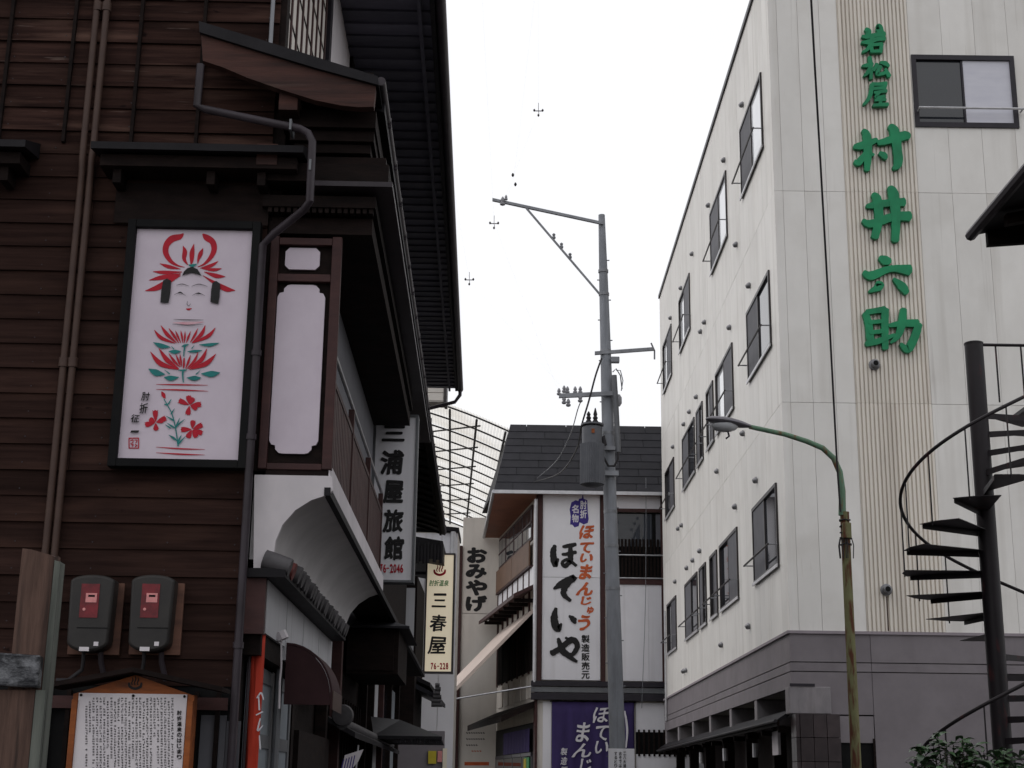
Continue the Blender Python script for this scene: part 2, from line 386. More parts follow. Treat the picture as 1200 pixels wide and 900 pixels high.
def onsen_mark(b, mp, cx, cy, r, depth):
    """the hot spring mark: a bowl and three wisps of steam"""
    stroke(b, [(cx - r, cy, r * .3), (cx - r * .85, cy + r * .6, r * .42), (cx, cy + r * .95, r * .42), (cx + r * .85, cy + r * .6, r * .42), (cx + r, cy, r * .3)], mp, depth)
    for i, (dx, h) in enumerate(((-.45, .85), (0, 1.1), (.45, .85))):
        stroke(b, [(cx + dx * r, cy + r * .35, r * .16), (cx + dx * r - r * .1, cy, r * .2), (cx + dx * r + r * .1, cy - r * .5 * h, r * .2), (cx + dx * r, cy - r * h, r * .1)], mp, depth - .0006 * (i + 1))

# ------------------------------------------------------------------ ground
struct(B().quad((-900, -900, 0), (900, -900, 0), (900, 900, 0), (-900, 900, 0)).build('ground', 'earth'))
struct(B().quad((-1.15, -40, .004), (3.2, -40, .004), (3.2, 39, .004), (.2, 39, .004), (-1.3, 70, .004), (-2.6, 70, .004), (-1.9, 28, .004)).build('road', 'asphalt'))
struct(B().box(3.2, 14, 4, 21.2, 0, .12).build('pavement', 'paving', bevel=.01))
struct(B().box(-9, -1.2, -10, 7.48, 0, .06).build('forecourt', 'paving'))
struct(B().box(3.05, 3.195, 4, 38, 0, .13).build('kerb', 'kerb', bevel=.015))

# ================================================================== the wooden inn on the left
I = Frame(-1.33, 7.5, 0.0165)
inn = fthing(I, 'wooden_inn', 'dark brown three-storey wooden inn with clapboard gable and deep eaves on the left', 'building')
wall = B().box(-6, -.03, .012, 14.2, 0, 7.6).build('wall', 'dark_wood', inn)
# clapboards of the gable wall: each board one piece, lapped over the one below
PITCHB = .1355
zk = 4.361 - PITCHB * 17
row = 0
while zk < 7.4:
    up = zk > 4.85
    cuts = [-4.5, -2.0]
    if row % 5 == 3 and not up: cuts.append(random.choice([-.62, -.55, -.95]))
    if row % 4 == 2 and up: cuts.append(-.78)
    cuts = sorted(set(cuts)) + [-.004]
    for a, b_ in zip(cuts, cuts[1:]):
        j = random.uniform(-.003, .003); dz = random.uniform(-.002, .002)
        z0, z1 = zk + dz, zk + PITCHB + .012
        k = B(); t0 = -.020 + j; tilt = random.uniform(-.0025, .0025)
        k.hexa([(a + .0015, t0, z0), (b_ - .0015, t0, z0 + tilt), (b_ - .0015, .011, z0 + tilt), (a + .0015, .011, z0),
                (a + .0015, -.006 + j, z1), (b_ - .0015, -.006 + j, z1 + tilt), (b_ - .0015, .011, z1 + tilt), (a + .0015, .011, z1)])
        k.build('board', 'board_old' if up else 'board', wall)
    zk += PITCHB; row += 1
k = B()
zk = 4.361 - PITCHB * 17
while zk < 7.3:
    for x in (-1.9, -1.46, -1.19, -.79, -.42, -.07): k.lathe([(.0035, -.0032), (.004, 0)], (x + random.uniform(-.006, .006), -.0165, zk + .035 + random.uniform(-.004, .004)), 6, 'y')
    zk += PITCHB
o = k.build('nail_heads', 'drain', wall); o['kind'] = 'stuff'
# lattice window strip under the boards and a boarded foot
B().box(-4.5, -.05, -.012, .008, 0.86, 2.06).build('window_backing', 'black', wall)
for i in range(15):
    x = -.10 - i * .105
    B().box(x - .011, x + .011, -.05, -.028, .95, 2.03).build('lattice_bar', 'dark_wood', wall)
for z in (1.97, 1.30, .95): B().box(-4.5, -.05, -.062, -.0505, z - .03, z + .03).build('lattice_rail', 'red_brown', wall)
B().box(-4.5, -.02, -.03, .008, 0, .84).build('foot_board', 'board', wall)
for (u0, v0, u1, v1) in ((236, 838, 262, 900), (266, 845, 279, 900)):
    x0, z1 = I.fy(u0, v0, -.02); x1, z0 = I.fy(u1, v1, -.02)
    B().box(x0, x1, -.024, -.0135, z0 - .3, z1).build('window_paper', 'screen', wall)
# small ledge roofs across the gable
for (xa, xb) in ((-4.5, -1.27), (-.925, .20)):
    B().hexa([(xa, -.26, 4.83), (xb, -.26, 4.83), (xb, -.01, 4.87), (xa, -.01, 4.87), (xa, -.26, 4.87), (xb, -.26, 4.87), (xb, -.01, 4.96), (xa, -.01, 4.96)]).build('ledge_roof', 'roof_dark', wall)
    B().box(xa + .04, xb - .04, -.20, -.012, 4.76, 4.825).build('ledge_beam', 'dark_wood', wall)
for x in (-1.40, -.80, -.30, -.03): B().box(x - .022, x + .022, -.16, -.03, 4.68, 4.758).build('ledge_bracket', 'dark_wood', wall)
B().box(-.83, -.0, -.034, -.030, 4.50, 4.73).build('recess_board', 'dark_wood', wall)
# battens over the upper boards
for u, v in ((10, 50), (85, 50), (163, 50), (240, 20)):
    x, z = I.fy(u, v, -.04)
    B().box(x - .009, x + .009, -.040, -.012, 4.965, 7.5).build('batten', 'dark_wood', wall)
# two conduits running the height of the gable
for du in (0, 11.5):
    xt, _ = I.fy(115 + du, 0, -.05); xb, _ = I.fy(58 + du * .95, 600, -.05)
    B().tube([(xb, -.055, .05), (xb, -.055, 3.2), (xb, -.058, 4.78), ((xt + xb) / 2, -.066, 4.86), (xt, -.06, 4.94), (xt, -.055, 7.5)], .0185, 10).build('conduit', 'conduit', inn, True)
    for z in (2.6, 3.68, 5.75): B().tube([(xb, -.055, z), (xb, -.055, z + .05)], .026, 10).build('conduit_clip', 'conduit', inn, True)

# ---- upper roof with its boarded soffit
B().slab((.72, -.75, 7.56), (.72, 14.25, 7.56), (-3.2, 14.25, 8.93), (-3.2, -.75, 8.93), .10).build('upper_roof', 'roof_dark', inn)
B().slab((-3.2, -.75, 8.93), (-3.2, 14.25, 8.93), (-7.1, 14.25, 7.56), (-7.1, -.75, 7.56), .10).build('upper_roof', 'roof_dark', inn)
B().prism([(-6, 7.6), (-.03, 7.6), (-3.2, 8.78)], 'y', .02, 14.15).build('gable_end', 'dark_wood', inn)
so_ = empty_part('soffit', inn)
y = -.74
while y < 14.2:
    y1 = min(y + .20, 14.24)
    d = random.uniform(-.002, .002)
    B().hexa([(.698, y + .004, 7.425 + d), (.698, y1, 7.441 + d), (-.02, y1, 7.441 + d), (-.02, y + .004, 7.425 + d),
              (.698, y + .004, 7.445 + d), (.698, y1, 7.455 + d), (-.02, y1, 7.455 + d), (-.02, y + .004, 7.445 + d)]).build('soffit_board', 'soffit', so_)
    y = y1
B().box(.60, .63, -.74, 14.24, 7.39, 7.420).build('soffit_batten', 'soffit', so_)
B().box(.70, .735, -.76, 14.26, 7.40, 7.565).build('eave_board', 'roof_dark', inn)
B().tube([(.775, -.78, 7.47), (.775, 14.3, 7.44)], .048, 10).build('gutter', 'drain', inn, True)
B().tube([(.775, 14.22, 7.42), (.775, 14.22, 7.33), (.70, 14.22, 7.22), (.10, 14.25, 7.06), (.02, 14.25, 6.9)], .028, 8).build('downpipe', 'drain', inn, True)
# ---- third floor on the street side
B().box(-.03, .03, .0, .11, 5.3, 7.65).build('corner_post', 'dark_wood', inn, bevel=.005)
x_, _ = I.fy(333, 20, -.04)
B().tube([(-.045, -.045, 5.50), (-.045, -.045, 7.45)], .012, 10).build('downpipe', 'galv', inn, True)
win = B().box(-.028, -.012, .12, 2.08, 5.62, 7.35).build('lattice_window', 'cream', inn)
for i in range(9):
    yy = .20 + i * .23
    B().box(-.011, -.002, yy - .020, yy + .020, 5.62, 7.35).build('lattice_bar', 'red_brown', win)
for z in (5.66, 5.98, 6.30, 6.62, 6.94, 7.26): B().box(-.0115, -.006, .12, 2.08, z - .006, z + .006).build('lattice_rail', 'dark_wood', win)
B().box(-.028, .02, 2.10, 2.22, 5.6, 7.6).build('window_post', 'frame_dark', inn)
B().box(-.028, .005, 2.24, 3.62, 5.6, 7.6).build('plaster_panel', 'plaster', inn)
B().box(-.028, .03, 3.64, 3.8, 5.6, 7.6).build('window_post', 'dark_wood', inn)
for i in range(4):
    ya = 4.0 + i * 2.5
    ww_ = B().box(-.028, -.005, ya, ya + 2.1, 5.9, 7.2).build('window', 'frame_dark', inn)
    for j in (0, 1): B().box(-.004, .004, ya + .06 + j * 1.02, ya + 1.0 + j * 1.04, 5.97, 7.13).build('pane', 'glass', ww_)

# ---- pent roof between second and third floor, with its bargeboard
def barge(pts, y): return [I.fy(u, v, y) for u, v in pts]
top = barge([(236, 40), (300, 58), (370, 79), (441, 99)], -.24)
bot = barge([(438, 126), (420, 126.5), (400, 124.5), (370, 118.5), (330, 106), (290, 92), (262, 80), (238, 72)], -.24)
B().prism(top + bot, 'y', -.25, -.19).build('bargeboard', 'barge', inn)
cap_t = barge([(233, 25), (300, 45), (370, 67), (443, 90)], -.27)
cap_b = barge([(444, 100), (370, 80), (300, 58.6), (234, 38)], -.27)
B().prism(cap_t + cap_b, 'y', -.275, .01).build('roof_edge_cap', 'roof_dark', inn)
xr, zr = cap_t[-1]
B().slab((xr + .02, .012, zr), (xr + .02, 14.4, zr), (0, 14.4, zr + .19), (0, .012, zr + .19), .075).build('pent_roof', 'roof_dark', inn)
for i in range(32):
    yy = .1 + i * .455
    B().hexa([(.0, yy, 5.36), (.53, yy, 5.20), (.53, yy + .07, 5.20), (.0, yy + .07, 5.36), (.0, yy, 5.46), (.53, yy, 5.30), (.53, yy + .07, 5.30), (.0, yy + .07, 5.46)]).build('rafter', 'dark_wood', inn)
B().box(.515, .545, -.18, 14.4, 5.20, 5.345).build('eave_board', 'dark_wood', inn)
B().tube([(.592, -.20, 5.285), (.592, 14.45, 5.25)], .026, 10).build('gutter', 'drain', inn, True)
for i in range(24): B().box(.546, .62, .3 + i * .6, .312 + i * .6, 5.245, 5.305).build('gutter_hook', 'drain', inn)
# beams and beam ends under the pent roof
for (u, v, wd, hh) in ((338, 118, .10, .055), (313, 181, .11, .06)):
    x, z = I.fy(u, v, -.2); B().box(x - wd / 2, x + wd / 2, -.205, .011, z - hh, z + hh).build('beam_end', 'barge', inn)
for (u0, v0, u1, v1, y) in ((305, 190, 455, 214, -.13), (332, 128, 440, 150, -.10), (340, 152, 438, 166, -.06), (345, 168, 434, 180, -.03), (350, 183, 452, 200, -.02)):
    xa, zb = I.fy(u0, v0, y); xb, za = I.fy(u1, v1, y)
    B().box(xa, xb, y, .55, za, zb).build('beam', 'dark_wood', inn)
xa, z_ = I.fy(365, 213, -.14); xb, _ = I.fy(460, 215, -.14)
B().box(xa, xb, -.14, 6.0, z_ - .02, z_ + .008).build('bay_eave', 'drain', inn)
xa, zt = I.fy(308, 228, -.08); xb, zb = I.fy(440, 244, -.08)
B().box(xa, xb, -.08, 4.4, zb, zt).build('bay_cornice', 'dark_wood', inn)
k = B()
for i in range(17): k.box(xa + .03 + i * .034, xa + .052 + i * .034, -.07, -.02, zb - .028, zb - .0005)
o = k.build('dentils', 'dark_wood', inn); o['kind'] = 'stuff'
B().box(0, .56, .0, 4.4, 4.47, zb - .03).build('bay_head', 'dark_wood', inn)
# back wall of the storey, behind bay and eaves
B().box(-.03, .06, .012, 14.2, 3.16, 5.35).build('storey_wall', 'dark_wood', inn)

# ---- bay with white inset panels, facing the viewer
fx0, fz1 = I.fy(318, 281, 0); fx1, fz0 = I.fy(389, 545, 0)
fz0 = 3.168
bay = B().box(fx0 + .03, fx1 - .03, .03, .06, fz0, fz1).build('bay_end', 'dark_wood', inn)
for (a, b_) in ((fx0, fx0 + .045), (fx1 - .052, fx1)):
    B().box(a, b_, -.012, .029, fz0, fz1 + .02).build('post', 'red_brown', bay, bevel=.004)
zi = I.fy(350, 326, 0)[1]
for (za, zb_) in ((fz1 - .028, fz1 + .012), (zi - .02, zi + .022), (fz0 - .003, fz0 + .03)):
    B().box(fx0 + .046, fx1 - .053, -.008, .029, za, zb_).build('rail', 'red_brown', bay, bevel=.003)
def inset(u0, v0, u1, v1, c, fancy):
    xa, zb_ = I.fy(u0, v0, .01); xb, za = I.fy(u1, v1, .01)
    if not fancy:
        p = [(xa + c, za), (xb - c, za), (xb, za + c), (xb, zb_ - c), (xb - c, zb_), (xa + c, zb_), (xa, zb_ - c), (xa, za + c)]
    else:
        q = [(xa, za + c * 2.2), (xa + c * .35, za + c * 1.5), (xa + c, za + c * 1.35), (xa + c * 1.05, za + c * .7), (xa + c * 1.6, za + c * .12), (xa + c * 2.2, za)]
        wd = xa + xb
        lowr = [(wd - x, z) for x, z in reversed(q)]
        hz = za + zb_
        p = q + lowr + [(x, hz - z) for x, z in reversed(q + lowr)]
    B().prism(p, 'y', .012, .0295).build('inset_panel', 'lilac_white', bay)
inset(335, 290, 374, 316, .022, False)
inset(326, 333, 372, 532, .032, True)
# bay side towards the street: wall, lattice, grey shutter, railing
B().box(.06, .22, .061, 4.3, 3.17, 4.469).build('bay_wall', 'dark_wood', inn)
k = B().box(.2205, .245, .10, 1.2, 3.3, 4.42).build('bay_window', 'frame_dark', inn)
for j in range(2): B().box(.2455, .25, .15 + j * .52, .60 + j * .52, 3.75, 4.35).build('pane', 'glass', k)
for j in range(5): B().box(.251, .262, .17 + j * .22, .19 + j * .22, 3.75, 4.35).build('muntin', 'rail_white', k)
for z in (3.9, 4.1, 4.28): B().box(.2505, .2585, .15, 1.12, z, z + .012).build('muntin', 'rail_white', k)
B().box(.2205, .27, 1.25, 4.28, 3.3, 4.44).build('shutter', 'screen', inn)
rl = empty_part('railing', inn)
for yy in (.065, 1.45, 2.85, 4.2): B().box(.335, .372, yy, yy + .05, 3.17, 3.86).build('post', 'red_brown', rl, bevel=.003)
B().tube([(.354, .04, 3.885), (.354, 4.3, 3.885)], .013, 8).build('handrail', 'steel', rl, True)
B().box(.338, .368, .12, 4.2, 3.70, 3.73).build('mid_rail', 'red_brown', rl)
B().box(.338, .368, .12, 4.2, 3.19, 3.22).build('bottom_rail', 'red_brown', rl)
for i in range(44):
    yy = .125 + i * .0925
    B().box(.342, .363, yy, yy + random.uniform(.070, .076), 3.221, 3.699).build('slat', 'red_brown', rl)
B().box(.06, .38, .0, 4.38, 3.135, 3.167).build('bay_floor', 'dark_wood', inn)
# white plastered cove under the bay
cv = [(384, 580), (365, 586), (346, 598), (331, 615), (323, 634), (320, 655)]
front = [(299, 544), (390, 544), (390, 575)] + cv + [(313, 664), (297, 669)]
P_ = [I.fy(u, v, -.01) for u, v in front]; P_[0] = (P_[0][0], 3.134); P_[1] = (P_[1][0], 3.134)
B().prism(P_, 'y', -.012, .02).build('cove_end', 'plaster', inn)
arc = [I.fy(u, v, 0) for u, v in cv]; arc = [(x, z) for x, z in arc]
k = B().prism([(.385, 3.134), (.385, arc[0][1] + .0)] + arc + [(.0, arc[-1][1]), (.0, 3.134)], 'y', .021, 4.07)
k.build('cove', 'cove', inn, True)
B().box(.386, .394, .0, 4.3, 3.075, 3.20).build('fascia', 'plaster', inn)
B().box(.370, .402, -.02, 13.2, 3.03, 3.072).build('fascia_trim', 'roof_dark', inn)
B().box(.06, .37, 4.3, 13.2, 3.04, 3.12).build('lower_eave', 'dark_wood', inn)
# ---- street level: tiled strip, white fascia panels, awning, doors
tm = [B().tube([(.225, 0, 2.655), (.16, 0, 2.676), (.09, 0, 2.698)], [.046, .050, .050], 10).mesh('roof_tile', q, True) for q in ('roof_tile_grey', 'roof_tile_red')]
for i in range(22):
    o = bpy.data.objects.new('roof_tile', tm[1 if i == 1 else 0]); COL.objects.link(o); o.parent = inn
    o.location = (random.uniform(-.008, .008), -.02 + i * .155, random.uniform(-.004, .004))
B().box(.0, .2, -.06, 3.35, 2.60, 2.645).build('tile_batten', 'roof_dark', inn)
B().box(.0, .098, -.02, .03, 2.32, 2.60).build('fascia_end', 'red_brown', inn)
for a, b_, zl in ((.05, .82, 2.33), (.84, 1.62, 2.26), (1.64, 2.5, 2.20), (2.52, 3.4, 2.18)):
    B().box(.085, .10, a, b_, zl, 2.598).build('fascia_panel', 'grey_panel', inn)
B().box(-.02, .08, .035, 3.4, 2.22, 2.59).build('lintel', 'dark_wood', inn)
k = B(); n_ = 9
pr = [(.10, 2.36)] + [(.10 + .27 * math.sin(t * math.pi / 2 / n_), 2.06 + .30 * math.cos(t * math.pi / 2 / n_)) for t in range(n_ + 1)]
pr = pr[1:] + [(.37, 2.0), (.36, 2.0), (.36, 2.05)] + [(.10 + .258 * math.sin(t * math.pi / 2 / n_), 2.06 + .288 * math.cos(t * math.pi / 2 / n_)) for t in range(n_, -1, -1)]
aw = k.prism(pr, 'y', .88, 1.4).build('awning', 'awning_dark', inn, True)
B().prism([(.10, 2.02)] + [(.10 + .256 * math.sin(t * math.pi / 2 / n_), 2.06 + .286 * math.cos(t * math.pi / 2 / n_)) for t in range(n_ + 1)] + [(.356, 2.02)], 'y', .883, .892).build('awning_end', 'awning_dark', aw)
B().box(.3705, .374, .88, 1.4, 1.995, 2.10).build('valance', 'conduit', aw)
for i, ya in enumerate((.28, 1.08)):
    dr = B().box(-.02, .012, ya, ya + .76, .05, 2.2).build('sliding_door', 'door_pale', inn)
    B().box(.0125, .022, ya, ya + .07, .05, 2.2).build('stile', 'grey_metal', dr); B().box(.0125, .022, ya + .69, ya + .76, .05, 2.2).build('stile', 'grey_metal', dr)
    for z in (.05, 1.0, 1.78, 2.12): B().box(.0125, .021, ya + .075, ya + .685, z, z + .07).build('rail', 'grey_metal', dr)
B().tube([(.06, .95, .02), (.06, .95, 2.25)], .02, 8).build('door_pole', 'grey_metal', inn, True)
B().tube([(.11, .50, 2.38), (.13, .50, 2.34)], .035, 8).build('bracket_light', 'plaster', inn, True)
B().tube([(.12, .50, 2.35), (.125, .52, 2.2), (.12, .53, 2.12), (.125, .53, 1.98)], .006, 6).build('light_cord', 'plaster', inn, True)
B().box(.0, .06, 2.0, 3.9, .05, 1.92).build('entrance_board', 'dark_wood', inn)
B().box(-.02, .03, 1.86, 1.98, 0, 2.2).build('post', 'dark_wood', inn)

# projecting box canopy over the second door
y0 = 5.7
xa, zt = I.fy(386, 737, y0); xb, zb = I.fy(466, 790, y0)
cn = B().box(.0, xb, y0, y0 + 1.5, zb, zt).build('canopy', 'dark_wood', inn)
B().box(.0, xb - .04, y0 - .02, y0 - .001, zb + .03, zt - .04).build('canopy_face', 'dark_wood', cn)
xr2, zr2 = I.fy(480, 736, y0 - .08)
apx, apz = I.fy(402, 708, y0 + .3)
B().hexa([(-.0, y0 - .1, zt + .01), (xr2, y0 - .1, zt + .005), (xr2, y0 + 1.6, zt + .005), (0, y0 + 1.6, zt + .01),
          (-.0, y0 - .1, zt + .03), (xr2, y0 - .1, zt + .025), (.12, y0 + 1.2, apz), (0, y0 + .3, apz)]).build('canopy_roof', 'roof_slate', cn)
# log beam and little entrance roof
ya, za = I.fx(401, 845, .16); yb, zb = I.fx(458, 869, .16)
B().tube([(.16, ya, za - .02), (.16, yb, za - .02)], .045, 10).build('ridge_log', 'roof_tile_grey', inn, True)
B().lathe([(.02, -.05), (.075, -.04), (.085, 0), (.075, .04), (.02, .05)], (.16, ya + .02, za + .04), 14, 'y').build('ridge_ornament', 'roof_tile_grey', inn, True)
B().slab((.26, ya, za - .08), (.26, yb, za - .08), (.0, yb, za + .06), (.0, ya, za + .06), .04).build('entrance_roof', 'roof_dark', inn)
ye = 7.6
p1 = I.fy(462, 838, ye); p2 = I.fy(518, 863, ye - .5); p3 = I.fy(462, 869, ye - .5)
er = B().hexa([(p3[0] - .2, ye - .5, p2[1] - .03), (p2[0], ye - .5, p2[1] - .03), (p2[0] - .03, ye + 1.6, p2[1] - .03), (p3[0] - .2, ye + 1.6, p2[1] - .03),
               (p3[0] - .2, ye - .5, p2[1]), (p2[0], ye - .5, p2[1]), (p1[0], ye + 1.1, p1[1]), (p3[0] - .3, ye + .4, p1[1])]).build('entrance_roof', 'roof_dark', inn)
k = B()
for i in range(20):
    x = p3[0] + .0 + i * (p2[0] - p3[0]) / 20
    k.box(x, x + .016, ye - .49, ye - .46, p2[1] - .065, p2[1] - .031)
o = k.build('eave_teeth', 'roof_dark', er); o['kind'] = 'stuff'
for i, (a, b_, mt_) in enumerate(((3.6, 3.72, 'dark_wood'), (4.6, 4.72, 'red_brown'), (7.4, 7.52, 'dark_wood'), (8.4, 8.5, 'dark_wood'), (9.9, 10.05, 'red_brown'), (11.4, 11.55, 'dark_wood'), (13.2, 13.35, 'dark_wood'))):
    B().box(-.02, .06, a, b_, 0, 3.02).build('post', mt_, inn)
for a, b_, z0, z1, mt_ in ((8.6, 9.7, .8, 2.9, 'grey_panel'), (10.2, 11.3, .9, 2.7, 'glass'), (11.7, 13.0, .9, 2.8, 'door_pale'), (4.8, 7.3, .1, 2.3, 'glass')):
    B().box(-.02, .012, a, b_, z0, z1).build('street_panel', mt_, inn)
for i in range(10): B().box(.013, .03, 4.85 + i * .245, 4.88 + i * .245, .1, 2.3).build('lattice_bar', 'dark_wood', inn)

# corner drainpipe
pp = [(235, 76, -.30), (231, 124, -.30), (240, 128, -.30), (352, 151, -.30), (361, 156, -.30), (366, 166, -.30), (363, 236, -.30), (356, 246, -.26), (322, 273, -.12), (308, 287, -.10), (300, 420, -.09)]
P_ = []
for u, v, y in pp:
    x, z = I.fy(u, v, y); P_.append((x, y, z))
xl = P_[-1][0]
P_ += [(xl, -.09, 2.4), (xl, -.09, 1.2), (xl, -.09, .06)]
B().tube(P_, .0215, 12).build('drainpipe', 'drain', inn, True)
for z in (2.24, 3.3, 3.75): B().tube([(xl, -.09, z), (xl, -.09, z + .03)], .027, 12).build('pipe_clip', 'drain', inn, True)
for u, v in ((341, 148), (364, 195)):
    x, z = I.fy(u, v, -.30); B().box(x - .006, x + .006, -.328, -.20, z - .03, z + .03).build('pipe_bracket', 'grey_metal', inn)

# ================================================================== things on the gable wall
# painted doll panel
po = fthing(I, 'painted_panel', 'white panel painted with a red and green kokeshi doll, in black frame', 'sign')
def q4(y, pts): return [I.fy(u, v, y) for u, v in pts]
x0, z1 = I.fy(161, 268, -.07); x1, z0 = I.fy(281, 540, -.07); x1 = (x1 + I.fy(295, 271, -.07)[0]) / 2
x0 = (x0 + I.fy(138, 537, -.07)[0]) / 2
B().box(x0, x1, -.07, -.045, z0, z1).build('panel', 'lilac_white', po)
fw_ = .045
for nm, bx_ in (('frame', (x0 - fw_, x0 - .001, z0 - fw_, z1 + fw_)), ('frame', (x1 + .001, x1 + fw_, z0 - fw_, z1 + fw_)), ('frame', (x0 - .0005, x1 + .0005, z0 - fw_, z0 - .001)), ('frame', (x0 - .0005, x1 + .0005, z1 + .001, z1 + fw_))):
    B().box(bx_[0], bx_[1], -.10, -.03, bx_[2], bx_[3]).build(nm, 'black', po, bevel=.004)
I._pl = -.07
ZA = zoom(140, 260, 6.43, I); ZB = zoom(140, 370, 5.0, I)
def strokes(lst, z, mat, d0, name, parent, extra=None, rag=0.0, thick=0.0):
    b = B(); d = d0
    for s_ in lst:
        stroke(b, s_, z, d, thick, rag=rag); d -= .00012
    if extra: extra(b, d)
    return b
redA = [[(482, 90, 10), (455, 112, 40), (395, 130, 52), (355, 175, 46), (350, 235, 42), (385, 295, 30), (435, 328, 15), (490, 342, 4)],
        [(628, 92, 10), (655, 118, 46), (700, 150, 46), (714, 205, 42), (690, 265, 32), (640, 318, 17), (590, 340, 4)],
        [(480, 182, 3), (493, 225, 34), (488, 280, 28), (515, 325, 6)], [(562, 167, 3), (548, 230, 36), (545, 290, 28), (540, 320, 8)],
        [(630, 200, 3), (612, 240, 32), (595, 285, 18), (590, 315, 5)],
        [(305, 315, 3), (370, 338, 28), (460, 356, 4)], [(255, 375, 4), (340, 382, 28), (470, 378, 6)], [(225, 440, 4), (320, 420, 34), (460, 392, 8)],
        [(195, 520, 4), (290, 495, 42), (400, 430, 34), (460, 405, 6)], [(745, 297, 3), (690, 330, 26), (610, 350, 5)], [(770, 352, 3), (710, 362, 26), (620, 352, 5)],
        [(797, 413, 4), (730, 408, 34), (640, 378, 5)], [(872, 517, 4), (800, 505, 40), (700, 450, 22), (630, 405, 4)], [(502, 655, 3), (522, 660, 16), (545, 652, 3)]]
redB = [[(205, 85, 3), (245, 130, 22), (325, 162, 4)], [(243, 58, 3), (280, 110, 22), (335, 160, 4)], [(290, 75, 3), (318, 115, 16), (348, 160, 4)], [(328, 88, 2), (342, 120, 12), (360, 160, 3)],
        [(360, 88, 2), (366, 120, 12), (372, 160, 3)], [(385, 92, 2), (384, 125, 11), (380, 160, 3)], [(418, 92, 2), (405, 125, 12), (392, 160, 3)], [(460, 75, 2), (440, 118, 14), (415, 158, 3)],
        [(503, 58, 3), (480, 110, 22), (425, 160, 4)], [(562, 72, 3), (520, 120, 22), (430, 160, 4)],
        [(182, 212, 3), (240, 280, 30), (345, 316, 4)], [(232, 192, 3), (280, 260, 28), (350, 314, 4)], [(290, 222, 2), (320, 265, 16), (352, 300, 4)], [(330, 225, 2), (345, 262, 12), (358, 300, 3)],
        [(355, 225, 2), (360, 262, 12), (366, 300, 3)], [(380, 250, 8), (378, 290, 12), (376, 310, 3)], [(418, 230, 2), (405, 270, 14), (388, 312, 3)], [(462, 215, 2), (440, 265, 16), (395, 312, 3)],
        [(513, 195, 3), (480, 260, 26), (405, 312, 4)], [(566, 225, 3), (510, 280, 28), (412, 316, 4)],
        [(215, 403, 2), (360, 405, 8), (518, 408, 2)], [(215, 432, 2), (360, 436, 9), (520, 443, 2)], [(215, 770, 2), (360, 780, 8), (500, 784, 2)], [(215, 803, 2), (360, 812, 9), (500, 816, 2)],
        [(248, 445, 4), (258, 465, 24), (268, 485, 5)]]
for (cx, cy, tips) in ((213, 627, ((210, 556), (272, 600), (152, 640), (215, 672), (255, 612), (178, 606))), (412, 525, ((405, 470), (478, 520), (350, 497), (400, 580), (432, 482), (455, 545))),
                       (427, 666, ((432, 615), (485, 640), (485, 690), (362, 668), (400, 715), (452, 712)))):
    for tx, ty in tips:
        mx_, my_ = cx + (tx - cx) * .55, cy + (ty - cy) * .55
        redB.append([(cx + (tx - cx) * .1, cy + (ty - cy) * .1, 4), (mx_, my_, 26), (tx - (tx - cx) * .12, ty - (ty - cy) * .12, 30), (tx, ty, 12)])
        for q in (-.22, .22):
            vx, vy = tx - cx, ty - cy
            redB.append([(mx_, my_, 8), (cx + vx * 1.02 - vy * q, cy + vy * 1.02 + vx * q, 3)])
tealA = [[(520, 325, 3), (550, 332, 22), (585, 320, 4)]]
tealB = [[(200, 158, 3), (245, 178, 28), (298, 185, 4)], [(290, 210, 3), (325, 213, 24), (362, 210, 3)], [(585, 162, 3), (530, 172, 20), (468, 172, 3)], [(485, 205, 3), (440, 210, 16), (400, 212, 3)],
         [(385, 178, 12), (380, 210, 8), (378, 240, 6)], [(305, 180, 2), (320, 197, 7)], [(440, 175, 2), (425, 194, 7)], [(365, 182, 3), (385, 176, 14), (408, 170, 3)],
         [(172, 313, 3), (215, 335, 38), (268, 345, 4)], [(262, 362, 3), (300, 368, 30), (350, 362, 3)], [(590, 335, 3), (540, 343, 36), (480, 342, 4)], [(480, 365, 3), (440, 368, 28), (395, 365, 3)],
         [(375, 318, 10), (372, 350, 10), (376, 392, 6)], [(265, 318, 2), (295, 342, 8)], [(475, 322, 2), (450, 345, 8)], [(345, 320, 2), (375, 322, 12), (398, 318, 2)],
         [(262, 490, 5), (285, 530, 6), (310, 580, 6), (330, 660, 7), (345, 765, 8)], [(262, 520, 2), (275, 522, 10), (288, 520, 3)], [(305, 490, 2), (290, 515, 9), (280, 522, 2)], [(325, 545, 2), (308, 570, 9), (303, 580, 3)],
         [(275, 590, 2), (310, 610, 10), (318, 620, 3)], [(280, 630, 2), (310, 650, 11), (326, 660, 3)], [(355, 600, 2), (338, 640, 10), (332, 655, 3)], [(385, 608, 2), (350, 635, 9), (335, 655, 3)],
         [(290, 700, 2), (318, 718, 14), (338, 735, 3)], [(365, 700, 2), (350, 730, 12), (345, 750, 3)], [(270, 640, 2), (292, 655, 9), (305, 662, 2)], [(388, 708, 2), (360, 738, 9), (348, 755, 3)]]
blackA = [[(440, 540, 3), (460, 535, 10), (478, 540, 3)], [(575, 545, 3), (597, 541, 10), (615, 546, 3)], [(430, 482, 2), (475, 472, 5), (525, 487, 2)], [(545, 490, 2), (600, 473, 5), (665, 490, 2)],
          [(415, 552, 2), (460, 538, 4), (500, 560, 2)], [(550, 558, 2), (597, 540, 4), (645, 560, 2)], [(515, 600, 2), (512, 625, 4), (525, 636, 4), (540, 620, 2)], [(410, 738, 2), (520, 742, 6), (635, 742, 2)], [(400, 775, 2), (520, 782, 6), (635, 775, 2)]]
